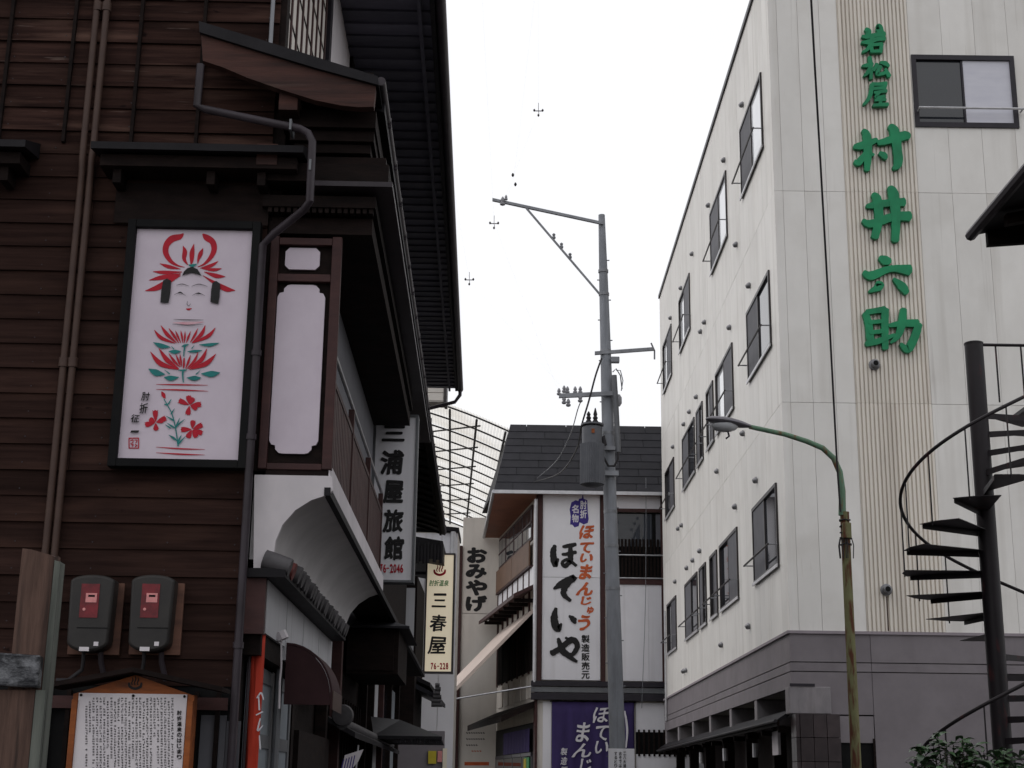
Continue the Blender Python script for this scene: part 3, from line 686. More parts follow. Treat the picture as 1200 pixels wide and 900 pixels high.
def motif(name, mat, lst, z, d0):
    b = B(); d = d0
    for s_ in lst: stroke(b, s_, z, d); d -= .00005
    return b.build(name, mat, po)
motif('headdress_print', 'print_red', redA[:13], ZA, -.0720); motif('lips_print', 'print_red', redA[13:], ZA, -.0720)
motif('petal_print', 'print_red', redB[:10], ZB, -.0735); motif('petal_print', 'print_red', redB[10:20], ZB, -.0745)
for q in redB[20:24]: motif('band_print', 'print_red', [q], ZB, -.0735)
motif('bud_print', 'print_red', [redB[24]], ZB, -.0735)
nf_ = (len(redB) - 25) // 3
for i in range(3): motif('flower_print', 'print_red', redB[25 + i * nf_:25 + (i + 1) * nf_], ZB, -.0735)
motif('seal_print', 'print_red', ([(56, 718, 6), (114, 718, 6)], [(56, 776, 6), (114, 776, 6)], [(57, 720, 6), (57, 775, 6)], [(113, 720, 6), (113, 775, 6)], [(66, 732, 5), (80, 728, 5), (78, 745, 5), (66, 748, 5)], [(90, 730, 5), (104, 730, 5), (96, 748, 5)],
      [(68, 756, 5), (82, 756, 5), (74, 768, 5)], [(92, 756, 5), (104, 760, 5), (92, 768, 5)]), ZB, -.0735)
motif('knot_print', 'print_teal', tealA, ZA, -.0765)
motif('leaf_print', 'print_teal', tealB[:8], ZB, -.0765); motif('leaf_print', 'print_teal', tealB[8:16], ZB, -.0765); motif('stalk_print', 'print_teal', tealB[16:], ZB, -.0765)
b = B(); stroke(b, [(405, 760, 4), (520, 764, 22), (635, 755, 4)], ZA, -.0716); b.build('neck_print', 'print_pink', po)
motif('face_print', 'print_black', blackA, ZA, -.0785)
for pg in ([(475, 412), (488, 378), (515, 352), (552, 343), (590, 360), (622, 412), (585, 396), (545, 386), (505, 396)], [(332, 445), (360, 432), (392, 447), (386, 540), (372, 615), (310, 612), (318, 520)],
           [(703, 462), (730, 448), (762, 470), (757, 560), (747, 624), (687, 608), (693, 520)]):
    b = B(); poly(b, pg, ZA, -.0792); b.build('hair_print', 'print_black', po)
for ch, r_ in (('肘', (132, 178, 450, 500)), ('折', (120, 168, 515, 575)), ('征', (70, 120, 580, 628)), ('一', (68, 115, 674, 688))):
    b = B(); put_glyph(b, ch, ZB, r_[0], r_[1], r_[2], r_[3], -.0785, .018, wob=.06, shear=.15); b.build('signature_character', 'print_black', po)

# electricity meters
for i, (uo, lab) in enumerate(((0, 'dark electricity meter on wooden backing board, the left one above the notice board'), (71, 'dark electricity meter on wooden backing board, the right one above the notice board'))):
    mt_ = fthing(I, 'electricity_meter', lab, 'electricity meter', 'electricity meters on the gable wall')
    def c(u, v, y): return I.fy(u + uo, v, y)
    xa, zt = c(82, 683, -.04); xb, zb = c(140, 768, -.04)
    B().box(xa + .02, xb, -.05, -.03, zb, zt).build('backing_board', 'plank_pale', mt_, bevel=.003)
    xa, zt = c(85.5, 674, -.12); xb, zb = c(129.5, 765, -.12); cx_ = (xa + xb) / 2
    h = (xb - xa) / 2
    prof = []
    for t in range(13):
        a = math.pi * t / 12; prof.append((cx_ + h * math.cos(a), zt - .035 + .035 * math.sin(a)))
    for t in range(13):
        a = math.pi + math.pi * t / 12; prof.append((cx_ + h * .93 * math.cos(a), zb + .05 + .05 * math.sin(a)))
    B().prism(prof, 'y', -.16, -.0505).build('cover', 'meter_cover', mt_, True, .014)
    x0, z1 = c(96, 684, -.161); x1, z0 = c(114, 724, -.161)
    wn = B().box(x0, x1, -.1635, -.1605, z0, z1).build('window', 'meter_window', mt_)
    x0, z1 = c(101, 695, -.164); x1, z0 = c(113, 706, -.164)
    B().box(x0, x1, -.1660, -.1640, z0, z1).build('dial', 'meter_dial', wn)
    B().box(x0 + .012, x1 - .01, -.1668, -.1662, (z0 + z1) / 2 + .004, (z0 + z1) / 2 + .014).build('counter', 'black', wn)
    x0, z1 = c(98.5, 714, -.164); B().lathe([(.007, -.003), (.008, 0)], (x0, -.164, z1), 10, 'y').build('seal', 'meter_dial', wn)
    x0, z1 = c(90, 735, -.161); x1, z0 = c(126, 736.5, -.161); B().box(x0, x1, -.1625, -.1605, z0, z1).build('joint', 'black', mt_)
    x0, z1 = c(93, 758, -.161); x1, z0 = c(104, 763, -.161); B().box(x0, x1, -.163, -.1605, z0, z1).build('sticker', 'paper', mt_)
    x0, z1 = c(110, 752, -.161); x1, z0 = c(115, 757, -.161); B().box(x0, x1, -.163, -.1605, z0, z1).build('sticker', 'paper', mt_)
    xa, za = c(98, 764, -.09); xb, zb = c(96, 785, -.06); xc_, zc_ = c(80 if i == 0 else 84, 797, -.05)
    B().tube([(xa, -.09, za), (xa, -.08, (za + zb) / 2), (xb, -.06, zb), (xc_, -.05, zc_), (xc_ - .06, -.045, zc_)], .010, 8).build('cable', 'cable', mt_, True)
    xa, za = c(118, 764, -.09); xb, zb = c(124, 788, -.05)
    B().tube([(xa, -.09, za), (xa + .003, -.08, (za + zb) / 2), (xb, -.05, zb - .04)], .014, 8).build('cable', 'drain', mt_, True)

# roofed notice board standing before the wall
nb = fthing(I, 'notice_board', 'small roofed wooden notice board with white printed sheet, below the meters', 'notice board')
y = -.30
xa, zt = I.fy(86, 812, y); xb, _ = I.fy(228, 812, y); xc = (xa + xb) / 2
apx, apz = I.fy(157, 788, y - .06)
for x in (xa + .03, xb - .03): B().box(x - .03, x + .03, y + .03, y + .09, .06, zt).build('post', 'sign_wood', nb, bevel=.004)
pk = I.fy(157, 791, y)[1]
pr = [(xa, 1.0), (xb, 1.0), (xb, zt - .005), (xc, pk), (xa, zt - .005)]
B().prism(pr, 'y', y, y + .03).build('back_board', 'sign_wood', nb)
for x in (xa, xb - .028): B().box(x, x + .028, y - .02, y - .001, 1.0, zt - .03).build('frame', 'sign_wood', nb, bevel=.003)
lx, lz = I.fy(60, 806, y - .06); rx, rz = I.fy(262, 811, y - .06)
for (ex, ez) in ((lx, lz), (rx, rz)):
    B().hexa([(ex, y - .1, ez), (apx, y - .1, apz), (apx, y + .14, apz), (ex, y + .14, ez), (ex, y - .1, ez + .022), (apx, y - .1, apz + .022), (apx, y + .14, apz + .022), (ex, y + .14, ez + .022)]).build('roof', 'dark_wood', nb)
x0, z1 = I.fy(93, 812, y); x1, _ = I.fy(220, 812, y)
z1 -= .0
sh = B().box(x0, x1, y - .008, y - .0008, 1.05, z1).build('printed_sheet', 'paper', nb)
for x, z in ((x0 + .012, z1 - .01), (x1 - .012, z1 - .01), (xc, z1 - .01)):
    B().lathe([(.007, -.004), (.004, 0)], (x, y - .0082, z), 8, 'y').build('pin', 'black', sh)
b = B()
mpn = lambda px, pz, d: (px, d, pz)
I._pl = y - .009
ZT = zoom(0, 600, 3.0, I)
for j, ch in enumerate('肘折温泉のはじまり'):
    put_glyph(b, ch, ZT, 622, 639, 698 + j * 19.4, 714 + j * 19.4, y - .0095, .022)
b.build('title_lettering', 'print_black', sh)
b = B(); ncol = 25
for cI in range(ncol):
    cx_ = 606 - cI * 12.6
    top_ = 656 + (random.choice((0, 0, 0, 12)))
    n_ = 44 if cI % 6 != 5 else random.randint(10, 30)
    for r_ in range(n_):
        cy_ = top_ + r_ * 9.4
        if random.random() < .05: continue
        for s_ in range(3):
            ax, ay = cx_ + random.uniform(-3.4, 3.4), cy_ + random.uniform(-3, 3)
            if random.random() < .5: stroke(b, [(cx_ - 3.6, ay, 1.5), (cx_ + 3.6, ay, 1.5)], ZT, y - .0095 - s_ * .0001, cap=False)
            else: stroke(b, [(ax, cy_ - 3.2, 1.5), (ax, cy_ + 3.2, 1.5)], ZT, y - .0095 - s_ * .0001, cap=False)
o = b.build('small_print', 'print_black', sh); o['kind'] = 'stuff'
b = B(); onsen_mark(b, ZT, 474, 600, 22, y - .002); b.build('hot_spring_mark', 'print_black', nb)

# weathered fence in the left foreground
fe = thing('weathered_fence', 'weathered wooden post and boards with plastic-wrapped rail, bottom left foreground', 'fence', (-1.6, 5.0, 0))
W5 = Frame(-1.6, 5.0, 0.12)
fe.rotation_euler = (0, 0, .12)
xa, zt = W5.fy(26, 645, 0); xb, _ = W5.fy(64, 650, 0)
k = B(); nseg = 14
ring = []
for i in range(nseg + 1):
    z = zt * i / nseg
    jx = noise.noise(Vector((0, 0, z * 3))) * .006
    ring.append([(xa + jx, 0), (xa + .03 + jx, -.006), (xb - .02 + jx, -.004), (xb + jx * .5, 0), (xb + .004, .05), (xb, .115), (xa, .115)])
for i in range(nseg + 1):
    for p in ring[i]:
        dz = 0
        if i == nseg: dz = random.uniform(-.022, .008)
        k.v.append((p[0], p[1], zt * i / nseg + dz))
m_ = 7
for i in range(nseg):
    for j in range(m_):
        a, c_ = i * m_ + j, i * m_ + (j + 1) % m_; k.f.append((a, c_, c_ + m_, a + m_))
k.f.append(tuple(range(nseg * m_, nseg * m_ + m_)))
k.build('post', 'weathered', fe)
B().hexa([(xb - .004, -.004, .0), (xb + .022, .0, 0), (xb + .022, .10, 0), (xb - .004, .10, 0), (xb + .002, -.002, zt - .03), (xb + .020, .004, zt - .035), (xb + .020, .10, zt - .03), (xb + .002, .10, zt - .02)]).build('post_edge', 'weathered_lit_edge', fe)
x1, z1 = W5.fy(48, 768, -.06); _, z0 = W5.fy(48, 806, -.06)
B().hexa([(-1.5, -.07, z0 + .05), (x1, -.07, z0), (x1, -.0065, z0), (-1.5, -.0065, z0 + .05), (-1.5, -.07, z1 + .06), (x1, -.07, z1), (x1, -.0065, z1), (-1.5, -.0065, z1 + .06)]).build('rail', 'plastic_sheet', fe, bevel=.006)
for i in range(9):
    xr_ = x1 - .012 - i * .155
    B().box(xr_ - .15, xr_, -.035, -.008, .02, z0 - .002 + random.uniform(-.01, 0)).build('board', 'weathered', fe)
B().box(x1 - .01, x1 + .022, -.036, -.008, .02, z0 - .006).build('board_edge', 'weathered_lit_edge', fe)

# ================================================================== hanging sign of the inn
hs = fthing(I, 'hanging_sign', 'tall white signboard with five black characters and red number, beside the inn balcony', 'sign')
y = 4.6
I._pl = y
x0, z1 = I.fy(434, 489, y); x1, z0 = I.fy(482, 680, y); z1 = I.fy(482, 489, y)[1]; x0 = x1 - .335
B().box(x0, x1, y, y + .14, z0, z1).build('sign_box', 'panel_white', hs)
for bx_ in ((x0 - .02, x0 - .001, z0 - .02, z1 + .02), (x1 + .001, x1 + .02, z0 - .02, z1 + .02), (x0 - .0008, x1 + .0008, z1 + .001, z1 + .02), (x0 - .0008, x1 + .0008, z0 - .02, z0 - .001)):
    B().box(bx_[0], bx_[1], y - .012, y + .15, bx_[2], bx_[3]).build('frame', 'grey_metal', hs)
ZP = zoom(0, 0, 1, I)
b = B()
for ch, r_ in (('三', (448, 475, 498, 518)), ('浦', (446, 473, 528, 556)), ('屋', (449, 473, 563, 590)), ('旅', (449, 473, 597, 624)), ('館', (450, 473, 629, 656))):
    put_glyph(b, ch, ZP, *r_, y - .003, .042, wob=.05, shear=.08)
b.build('black_lettering', 'print_black', hs)
b = B()
for j, ch in enumerate('76-2046'):
    if ch == '-': stroke(b, [(452.8, 666, 1.4), (456, 666, 1.4)], ZP, y - .003, cap=False)
    else: put_glyph(b, ch, ZP, 445 + j * 4.0, 448.6 + j * 4.0, 661, 671.5, y - .003, .035)
b.build('red_lettering', 'print_red', hs)
for z in (z0 + .25, z1 - .2): B().tube([(.03, y + .07, z), (x0 - .021, y + .07, z)], .018, 8).build('bracket', 'frame_dark', hs, True)

# red cloth banner by the corner and a white leaflet
rb = fthing(I, 'cloth_banner', 'narrow red cloth banner with white lettering beside the corner drainpipe', 'banner')
y = .10
xa, zt = I.fy(301, 738, y); xb, _ = I.fy(311, 738, y)
k = B(); n_ = 14
for i in range(n_ + 1):
    z = zt + (.45 - zt) * i / n_
    for j in range(5):
        x = xa - .02 + (xb - xa + .02) * j / 4; k.v.append((x, y + .012 * math.sin(j * 1.7 + i * .5), z))
for i in range(n_):
    for j in range(4):
        a = i * 5 + j; k.f.append((a, a + 1, a + 6, a + 5))
o = k.build('cloth', 'cloth_red', rb, True); sm = o.modifiers.new('solid', 'SOLIDIFY'); sm.thickness = .003
I._pl = y - .02; b = B()
for pts in ([(301, 818, 1.5), (306, 812, 2), (309, 820, 1.2)], [(303, 815, 1.5), (304, 832, 2)], [(300, 838, 1.3), (308, 834, 1.8)], [(305, 842, 1.4), (302, 856, 2.2), (308, 850, 1)], [(304, 862, 1.6), (305, 878, 2)]):
    stroke(b, pts, ZP, y - .02)
b.build('lettering', 'white_cloth', rb)
B().tube([(xa - .03, y + .004, .05), (xa - .03, y + .004, zt + .03)], .007, 8).build('banner_pole', 'drain', rb, True)
B().tube([(xa - .035, y + .004, zt + .008), (xb + .01, y + .004, zt + .008)], .006, 8).build('banner_rod', 'rail_white', rb, True)
lf = fthing(I, 'leaflet_stand', 'tilted white printed leaflet on a thin stick at the bottom, left side', 'leaflet')
y = 2.9; I._pl = y
q = [I.fy(u, v, y) for u, v in ((404, 885), (426, 878), (420, 892), (398, 918))]
B().prism(q, 'y', y, y + .006).build('sheet', 'paper', lf)
b = B()
for i in range(5): stroke(b, [(403 + i * .0 + i * 3.2, 890 - i * 1.2, 1.2), (399 + i * 3.4, 906 - i * 1.3, 1.2)], ZP, y - .002, cap=False)
b.build('print', 'print_purple', lf)
p0 = I.fy(420, 873, y + .01); B().tube([(p0[0], y + .012, p0[1]), (p0[0] - .05, y + .012, 1.0), (p0[0] - .06, y + .012, .02)], .006, 6).build('stick', 'rail_white', lf, True)

# ================================================================== the pale hotel on the right
H = Frame(3.972, 21.0, 0.0)
ho = fthing(H, 'hotel', 'tall pale metal-clad hotel with mauve-grey base and many sliding windows on the right', 'building')
LEN, WID, TOP, BASE = 17.05, 11.0, 14.42, 3.74
B().box(.05, WID, .05, LEN - .02, 2.985, TOP - .05).build('core', 'gap', ho)
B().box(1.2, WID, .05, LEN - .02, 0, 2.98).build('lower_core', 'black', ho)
# windows: (y0, y1, z0, z1)
cols = {'A': (.62, 2.82), 'B': (4.50, 6.68), 'C': (7.08, 8.06), 'D': (8.70, 9.72), 'E': (10.07, 12.28), 'F': (14.10, 16.12)}
wins = []
for c_ in 'ABCDEF': wins.append((*cols[c_], 4.79, 6.02, c_)); wins.append((*cols[c_], 8.17, 9.38, 'Bf' if c_ in 'BC' else c_))
for a, b_, q in ((.75, 2.95, 'Wn'), (4.70, 6.92, 'Wn'), (10.45, 12.5, 'Wf'), (14.24, 16.25, 'Wf')): wins.append((a, b_, 11.52, 12.82, q))
holes = [w_[:4] for w_ in wins]
rowz = [(BASE + .03, 7.10), (7.10, 10.44), (10.44, TOP)]
side = empty_part('street_cladding', ho)
PW = .4545
i = 0; yy = .13
while yy < LEN - .01:
    y1 = min(yy + PW, LEN)
    for (z0, z1) in rowz:
        k = B(); off = random.uniform(-.001, .001)
        rs_ = rect_minus((yy + .0022, y1 - .0022, z0 + .003, z1 - .003), holes); rs_.sort(key=lambda q: q[2])
        grp = []
        for q in rs_:                               # pieces that touch belong to one panel
            hit = [g_ for g_ in grp if any(abs(q[2] - p[3]) < 1e-6 or abs(p[2] - q[3]) < 1e-6 for p in g_)]
            new = [q]
            for g_ in hit: new += g_; grp.remove(g_)
            grp.append(new)
        for g_ in grp:
            k = B()
            for (a0, a1, b0, b1) in g_: k.box(off, .048, a0, a1, b0, b1)
            k.build('siding_panel', 'siding', side)
    yy = y1
front = empty_part('front_cladding', ho)
fwin = (6.19 - 3.972, 7.80 - 3.972, 11.53, 12.76)
rx0, rx1 = 5.06 - 3.972, 6.17 - 3.972
fr_edges = [.13, .46, .80, rx0 - .006]
x = rx1 + .006
while x < WID: fr_edges.append(None); fr_edges.append(x); x += .52; fr_edges.append(min(x, WID))
segs = [(.13, .46), (.46, .80), (.80, rx0 - .004)]
x = rx1 + .004
while x < WID - .01: segs.append((x, min(x + .52, WID))); x += .52
for (xa, xb) in segs:
    for (z0, z1) in rowz:
        off = random.uniform(-.001, .001)
        full = xa > fwin[0] - .3 and xb < fwin[1] + .3
        k = B()
        for (a0, a1, b0, b1) in rect_minus((xa + .0022, xb - .0022, z0 + .003, z1 - .003), [fwin]):
            if full and k.v: k.build('siding_panel', 'siding', front); k = B()
            k.box(a0, a1, off, .048, b0, b1)
        k.build('siding_panel', 'siding', front)
for (z0, z1) in rowz: B().hexa([(-.002, -.002, z0 + .002), (.128, -.002, z0 + .002), (.128, .048, z0 + .002), (-.002, .126, z0 + .002), (-.002, -.002, z1 - .002), (.128, -.002, z1 - .002), (.128, .048, z1 - .002), (-.002, .126, z1 - .002)]).build('corner_panel', 'siding', front)
# ribbed strip behind the lettering (ribs a few pixels wide: one sheet per row)
for (xa, xb) in ((rx0, (rx0 + rx1) / 2 - .002), ((rx0 + rx1) / 2 + .002, rx1)):
    for (z0, z1) in rowz:
        k = B(); nr = 9; wv = (xb - xa) / nr; pts = []
        for j in range(nr):
            a = xa + j * wv
            pts += [(a, .012), (a + wv * .26, .012), (a + wv * .34, -.022), (a + wv * .92, -.022), (a + wv, .012)]
        k.prism(pts + [(xb, .048), (xa, .048)], 'z', z0 + .002, z1 - .002)
        k.build('ribbed_sheet', 'ridged', front)
# parapet, base flashing and mauve base with grooves
B().box(-.035, WID, -.035, LEN + .02, TOP, TOP + .09).build('parapet_cap', 'frame_dark', ho)
B().box(-.045, WID, -.045, LEN, BASE - .012, BASE + .028).build('flashing', 'mauve_trim', ho)
g = [(3.34, 3.728), (3.21, 3.325), (2.62, 3.195)]
for (z0, z1) in g:
    B().box(-.012, 1.12, -.012, .05, z0, z1).build('base_band', 'mauve', ho)
    B().box(1.125, WID, -.018, .05, z0 if z0 > 3 else .0, z1).build('base_band', 'mauve', ho)
for (z0, z1) in g[:2] + [(2.98, 3.195)]: B().box(-.012, .05, .052, LEN, z0, z1).build('base_band', 'mauve', ho)
# open street side under the base: beams, columns, dark recess
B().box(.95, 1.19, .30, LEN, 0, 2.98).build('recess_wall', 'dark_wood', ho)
for i in range(7):
    yy = .25 + i * 2.75
    B().box(-.005, .9, yy, yy + .24, 2.58, 2.975).build('beam_end', 'concrete', ho, bevel=.01)
    if i: B().box(.25, .45, yy + .02, yy + .2, 0, 2.575).build('column', 'dark_wood', ho)
cb = B().box(-.06, .52, -.09, .22, 2.62, 2.99).build('beam_block', 'concrete', ho, bevel=.012)
B().box(-.05, .30, -.10, -.085, 2.99, 3.03).build('block_flashing', 'frame_dark', cb)
ct = empty_part('tiled_column', ho)
for r_ in range(5):
    for c_ in range(3):
        xa = .05 + c_ * .185
        B().box(xa + .004, xa + .181, -.22, -.05, 1.02 + r_ * .32, 1.02 + r_ * .32 + .312).build('tile', 'tile', ct)
    for c_ in range(2): B().box(-.005, .048, -.205 + c_ * .18, -.03 + c_ * .18, 1.02 + r_ * .32, 1.02 + r_ * .32 + .312).build('tile', 'tile', ct)
B().box(.052, .59, -.049, .14, 0.9, 2.615).build('column_core', 'black', ct)
B().box(-.01, .62, -.23, .16, 0, 1.01).build('column_foot', 'concrete', ct, bevel=.01)
B().box(.62, 1.115, -.010, .05, 2.24, 2.60).build('lintel', 'mauve', ho)
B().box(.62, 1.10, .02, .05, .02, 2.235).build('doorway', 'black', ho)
B().box(1.09, 1.118, -.03, -.019, 0, 2.3).build('door_post', 'dark_wood', ho)
# pent eave along the street side
e0 = H.fx(936, 812, -.45)
ev = B().slab((-.17, .25, 2.56), (-.17, LEN, 2.56), (.05, LEN, 2.70), (.05, .25, 2.70), .05).build('street_eave', 'roof_dark', ho)
B().box(-.18, -.15, .24, LEN, 2.46, 2.55).build('eave_board', 'dark_wood', ev)
for i in range(12): B().box(-.14, .05, .4 + i * 1.4, .46 + i * 1.4, 2.38, 2.46).build('rafter', 'dark_wood', ev)
B().tube([(-.21, .2, 2.53), (-.21, LEN, 2.50)], .025, 8).build('gutter', 'cable', ev, True)
for (u, v) in ((911, 871),): 
    y_, z_ = H.fx(u, v, .045); B().box(.01, .048, y_ - .25, y_ + .25, z_ - .17, z_ + .17).build('notice', 'paper', ho)
for i in range(3): B().tube([(.05, 3.6 + i * 3.4, 2.32), (.05, 3.6 + i * 3.4, 2.10)], .05, 8).build('eave_lamp', 'rail_white', ho, True)
yy = LEN - .75
B().tube([(-.05, yy, 3.2), (-.05, yy, 5.9)], .028, 8).build('downpipe', 'rail_white', ho, True)
# windows on the street side
def slide_window(y0, y1, z0, z1, kind, flip):
    nar = (y1 - y0) < 1.2
    fr = B()
    for bx_ in ((y0, y1, z1 - .055, z1), (y0, y1, z0, z0 + .055), (y0, y0 + .05, z0 + .056, z1 - .056), (y1 - .05, y1, z0 + .056, z1 - .056)): fr.box(-.03, .05, bx_[0], bx_[1], bx_[2], bx_[3])
    f = fr.build('window', 'frame_bronze', ho)
    ym = (y0 + y1) / 2
    ha, hb = (y0 + .051, ym + .02), (ym - .02, y1 - .051)
    near, far = ha, hb
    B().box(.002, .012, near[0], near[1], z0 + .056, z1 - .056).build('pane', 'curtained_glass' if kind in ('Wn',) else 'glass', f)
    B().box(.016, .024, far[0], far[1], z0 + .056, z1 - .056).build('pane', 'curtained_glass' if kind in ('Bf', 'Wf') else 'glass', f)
    sc = far if not flip else near
    B().box(-.014, -.004, sc[0], sc[1], z0 + .056, z1 - .056).build('insect_screen', 'screen', f)
    B().box(-.02, .014, ym - .022, ym + .022, z0 + .056, z1 - .056).build('meeting_stile', 'frame_bronze', f)
    B().box(-.05, -.031, y0 - .03, y1 + .03, z0 - .03, z0 + .015).build('sill', 'rail_white', f)
    B().box(.03, .045, y0 + .06, y0 + (.35 if not nar else .2), z0 + .06, z1 - .06).build('curtain', 'blind', f)
    return f
for i, (y0, y1, z0, z1, c_) in enumerate(wins):
    f = slide_window(y0, y1, z0, z1, c_, c_ in ('Bf', 'Wf', 'B', 'C', 'F'))
    B().tube([(-.17, y0 - .04, z0 + .30), (-.17, y1 + .04, z0 + .30)], .016, 6).build('guard_rail', 'frame_bronze', f, True)
    for ye in (y0 - .02, y1 + .02): B().tube([(-.17, ye, z0 + .30), (-.03, ye, z0 + .30)], .011, 6).build('guard_bracket', 'galv', f, True)
# front window
x0, x1, z0, z1 = fwin
k = B()
for bx_ in ((x0, x1, z1 - .08, z1), (x0, x1, z0, z0 + .08), (x0, x0 + .07, z0 + .081, z1 - .081), (x1 - .07, x1, z0 + .081, z1 - .081)): k.box(bx_[0], bx_[1], -.03, .05, bx_[2], bx_[3])
f = k.build('window', 'frame_dark', ho); xm = (x0 + x1) / 2
B().box(x0 + .071, xm + .02, .022, .032, z0 + .081, z1 - .081).build('pane', 'glass', f)
B().box(x0 + .08, x0 + .42, .0335, .0345, z0 + .30, z0 + .48).build('curtain', 'cream', f)
B().box(xm - .0, x1 - .071, .004, .014, z0 + .081, z1 - .081).build('paper_blind', 'blind', f)
B().box(xm - .03, xm + .0, -.005, .03, z0 + .081, z1 - .081).build('meeting_stile', 'frame_dark', f)
B().tube([(x0 + .03, -.16, z0 + .26), (x1 + .10, -.16, z0 + .26)], .018, 8).build('guard_rail', 'rail_white', f, True)
for xe in (x0 + .05, x1 + .03): B().tube([(xe, -.16, z0 + .26), (xe, -.03, z0 + .26)], .014, 8).build('guard_bracket', 'rail_white', f, True)
# vent hoods
hood = B().lathe([(.075, .0), (.075, -.02), (.066, -.09), (.04, -.13), (.01, -.135)], (0, 0, 0), 12, 'x').mesh('vent_hood', 'vent', True)
hood2 = B().lathe([(.085, .0), (.085, -.02), (.06, -.03), (.06, -.10), (.045, -.11)], (0, 0, 0), 12, 'y').mesh('vent_pipe', 'vent', True)
ventmouth = B().lathe([(.04, -.1105), (.02, -.1115)], (0, 0, 0), 10, 'y').mesh('vent_mouth', 'black')
for (u, v) in ((867, 122), (846, 187), (828, 240), (809, 297), (796, 337), (860, 286), (875, 334), (784, 372), (823.5, 377), (819, 388), (852.5, 383), (814, 464.5), (806, 482), (799.5, 496.5), (787, 523), (868, 507),
               (838, 551.5), (883, 562), (859, 593), (797, 615), (793, 619), (818, 645), (810, 656), (803, 665), (789.5, 681), (874.5, 733), (843, 755), (799, 786), (802, 785)):
    y_, z_ = H.fx(u, v, -.06)
    o = bpy.data.objects.new('vent_hood', hood); COL.objects.link(o); o.parent = ho; o.location = (-.0, y_, z_); o.rotation_euler = (0, R(-24), 0); o.scale = (.62, .72, .72)
for (u, v) in ((1025, 427), (1039, 691)):
    x_, z_ = H.fy(u, v, -.05)
    o = bpy.data.objects.new('vent_pipe', hood2); COL.objects.link(o); o.parent = ho; o.location = (x_, -.022, z_)
    q = bpy.data.objects.new('vent_mouth', ventmouth); COL.objects.link(q); q.parent = o
    B().box(x_ - .008, x_ + .012, -.0235, -.0225, BASE + .04, z_ - .09).build('rust_stain', 'conduit', ho) if v > 600 else None

# green lettering standing off the wall
gl = fthing(H, 'green_lettering', 'seven large raised green characters in a column on the ribbed wall strip', 'sign')
H._pl = -.03
Z1 = zoom(960, 0, 3.75, H); Z2 = zoom(960, 220, 3.75, H); Z3 = zoom(990, 20, 8.18, H)
DEP, TH = -.03, .07
def gchar(strs, z):
    b = B(); d = DEP
    for s_ in strs: stroke(b, s_, z, d, TH, rag=.05); d -= .0016
    o = b.build('green_character', 'green', gl)
gchar([[(252, 128, 14), (258, 128, 30), (268, 165, 28), (262, 180, 14)], [(200, 135, 14), (212, 148, 26), (208, 168, 14)], [(184, 168, 10), (205, 170, 20), (250, 162, 18), (284, 158, 22)],
       [(182, 195, 10), (210, 194, 20), (250, 182, 18), (285, 178, 20)], [(228, 165, 20), (226, 195, 20), (208, 225, 16), (186, 238, 10)], [(225, 210, 14), (227, 240, 16)], [(225, 208, 12), (272, 203, 16)], [(270, 203, 16), (264, 240, 16)], [(225, 236, 13), (266, 234, 14)]], Z1)
gchar([[(184, 298, 8), (205, 296, 18), (232, 288, 12)], [(217, 258, 16), (222, 290, 18), (224, 355, 14)], [(218, 305, 12), (206, 330, 16), (192, 342, 8)], [(226, 305, 10), (240, 318, 14)],
       [(250, 290, 18), (240, 310, 14)], [(262, 284, 10), (285, 288, 20), (302, 300, 12)], [(265, 300, 18), (250, 335, 16), (290, 328, 14)], [(285, 312, 12), (303, 345, 20)]], Z1)
gchar([[(228, 378, 16), (260, 378, 16), (292, 376, 20)], [(288, 376, 16), (282, 400, 14)], [(232, 398, 14), (286, 394, 14)], [(228, 378, 18), (222, 420, 18), (206, 452, 16), (190, 468, 10)],
       [(238, 416, 12), (292, 408, 15)], [(262, 412, 14), (244, 436, 12), (285, 432, 14)], [(266, 432, 15), (264, 470, 15)], [(240, 450, 11), (288, 447, 13)], [(232, 472, 13), (298, 468, 17)]], Z1)
gchar([[(150, 652, 20), (185, 646, 34), (250, 622, 20)], [(188, 580, 18), (205, 605, 36), (210, 680, 36), (206, 755, 24)], [(198, 680, 16), (172, 718, 32), (152, 718, 18)], [(222, 680, 10), (235, 690, 14)],
       [(255, 636, 22), (300, 625, 32), (365, 605, 40), (392, 606, 26)], [(305, 562, 24), (325, 585, 42), (338, 660, 40), (342, 725, 38), (322, 748, 18)], [(260, 680, 16), (280, 692, 28), (290, 705, 16)]], Z1)
gchar([[(205, 88, 18), (240, 82, 30), (310, 72, 32), (370, 70, 38)], [(188, 150, 18), (225, 165, 34), (320, 135, 36), (395, 132, 42)], [(232, 35, 22), (250, 60, 40), (258, 140, 38), (240, 225, 34)], [(305, 5, 26), (322, 40, 46), (332, 140, 40), (330, 240, 34)]], Z2)
gchar([[(262, 312, 20), (285, 325, 40), (308, 330, 26)], [(192, 376, 18), (225, 392, 38), (310, 362, 28), (395, 368, 46)], [(248, 422, 16), (262, 438, 36), (216, 462, 12)], [(322, 406, 12), (358, 438, 36), (380, 468, 26)]], Z2)
gchar([[(198, 556, 26), (212, 600, 32), (222, 680, 34)], [(204, 552, 24), (250, 545, 24), (285, 540, 30)], [(286, 540, 32), (284, 620, 32), (286, 712, 28)], [(215, 597, 18), (280, 592, 18)], [(218, 642, 18), (280, 636, 18)], [(202, 692, 22), (260, 678, 26), (328, 652, 14)],
       [(302, 612, 16), (365, 602, 30), (428, 602, 36)], [(432, 606, 32), (415, 660, 36), (385, 715, 36), (352, 692, 14)], [(365, 540, 28), (358, 600, 36), (342, 655, 28), (308, 688, 10)]], Z2)

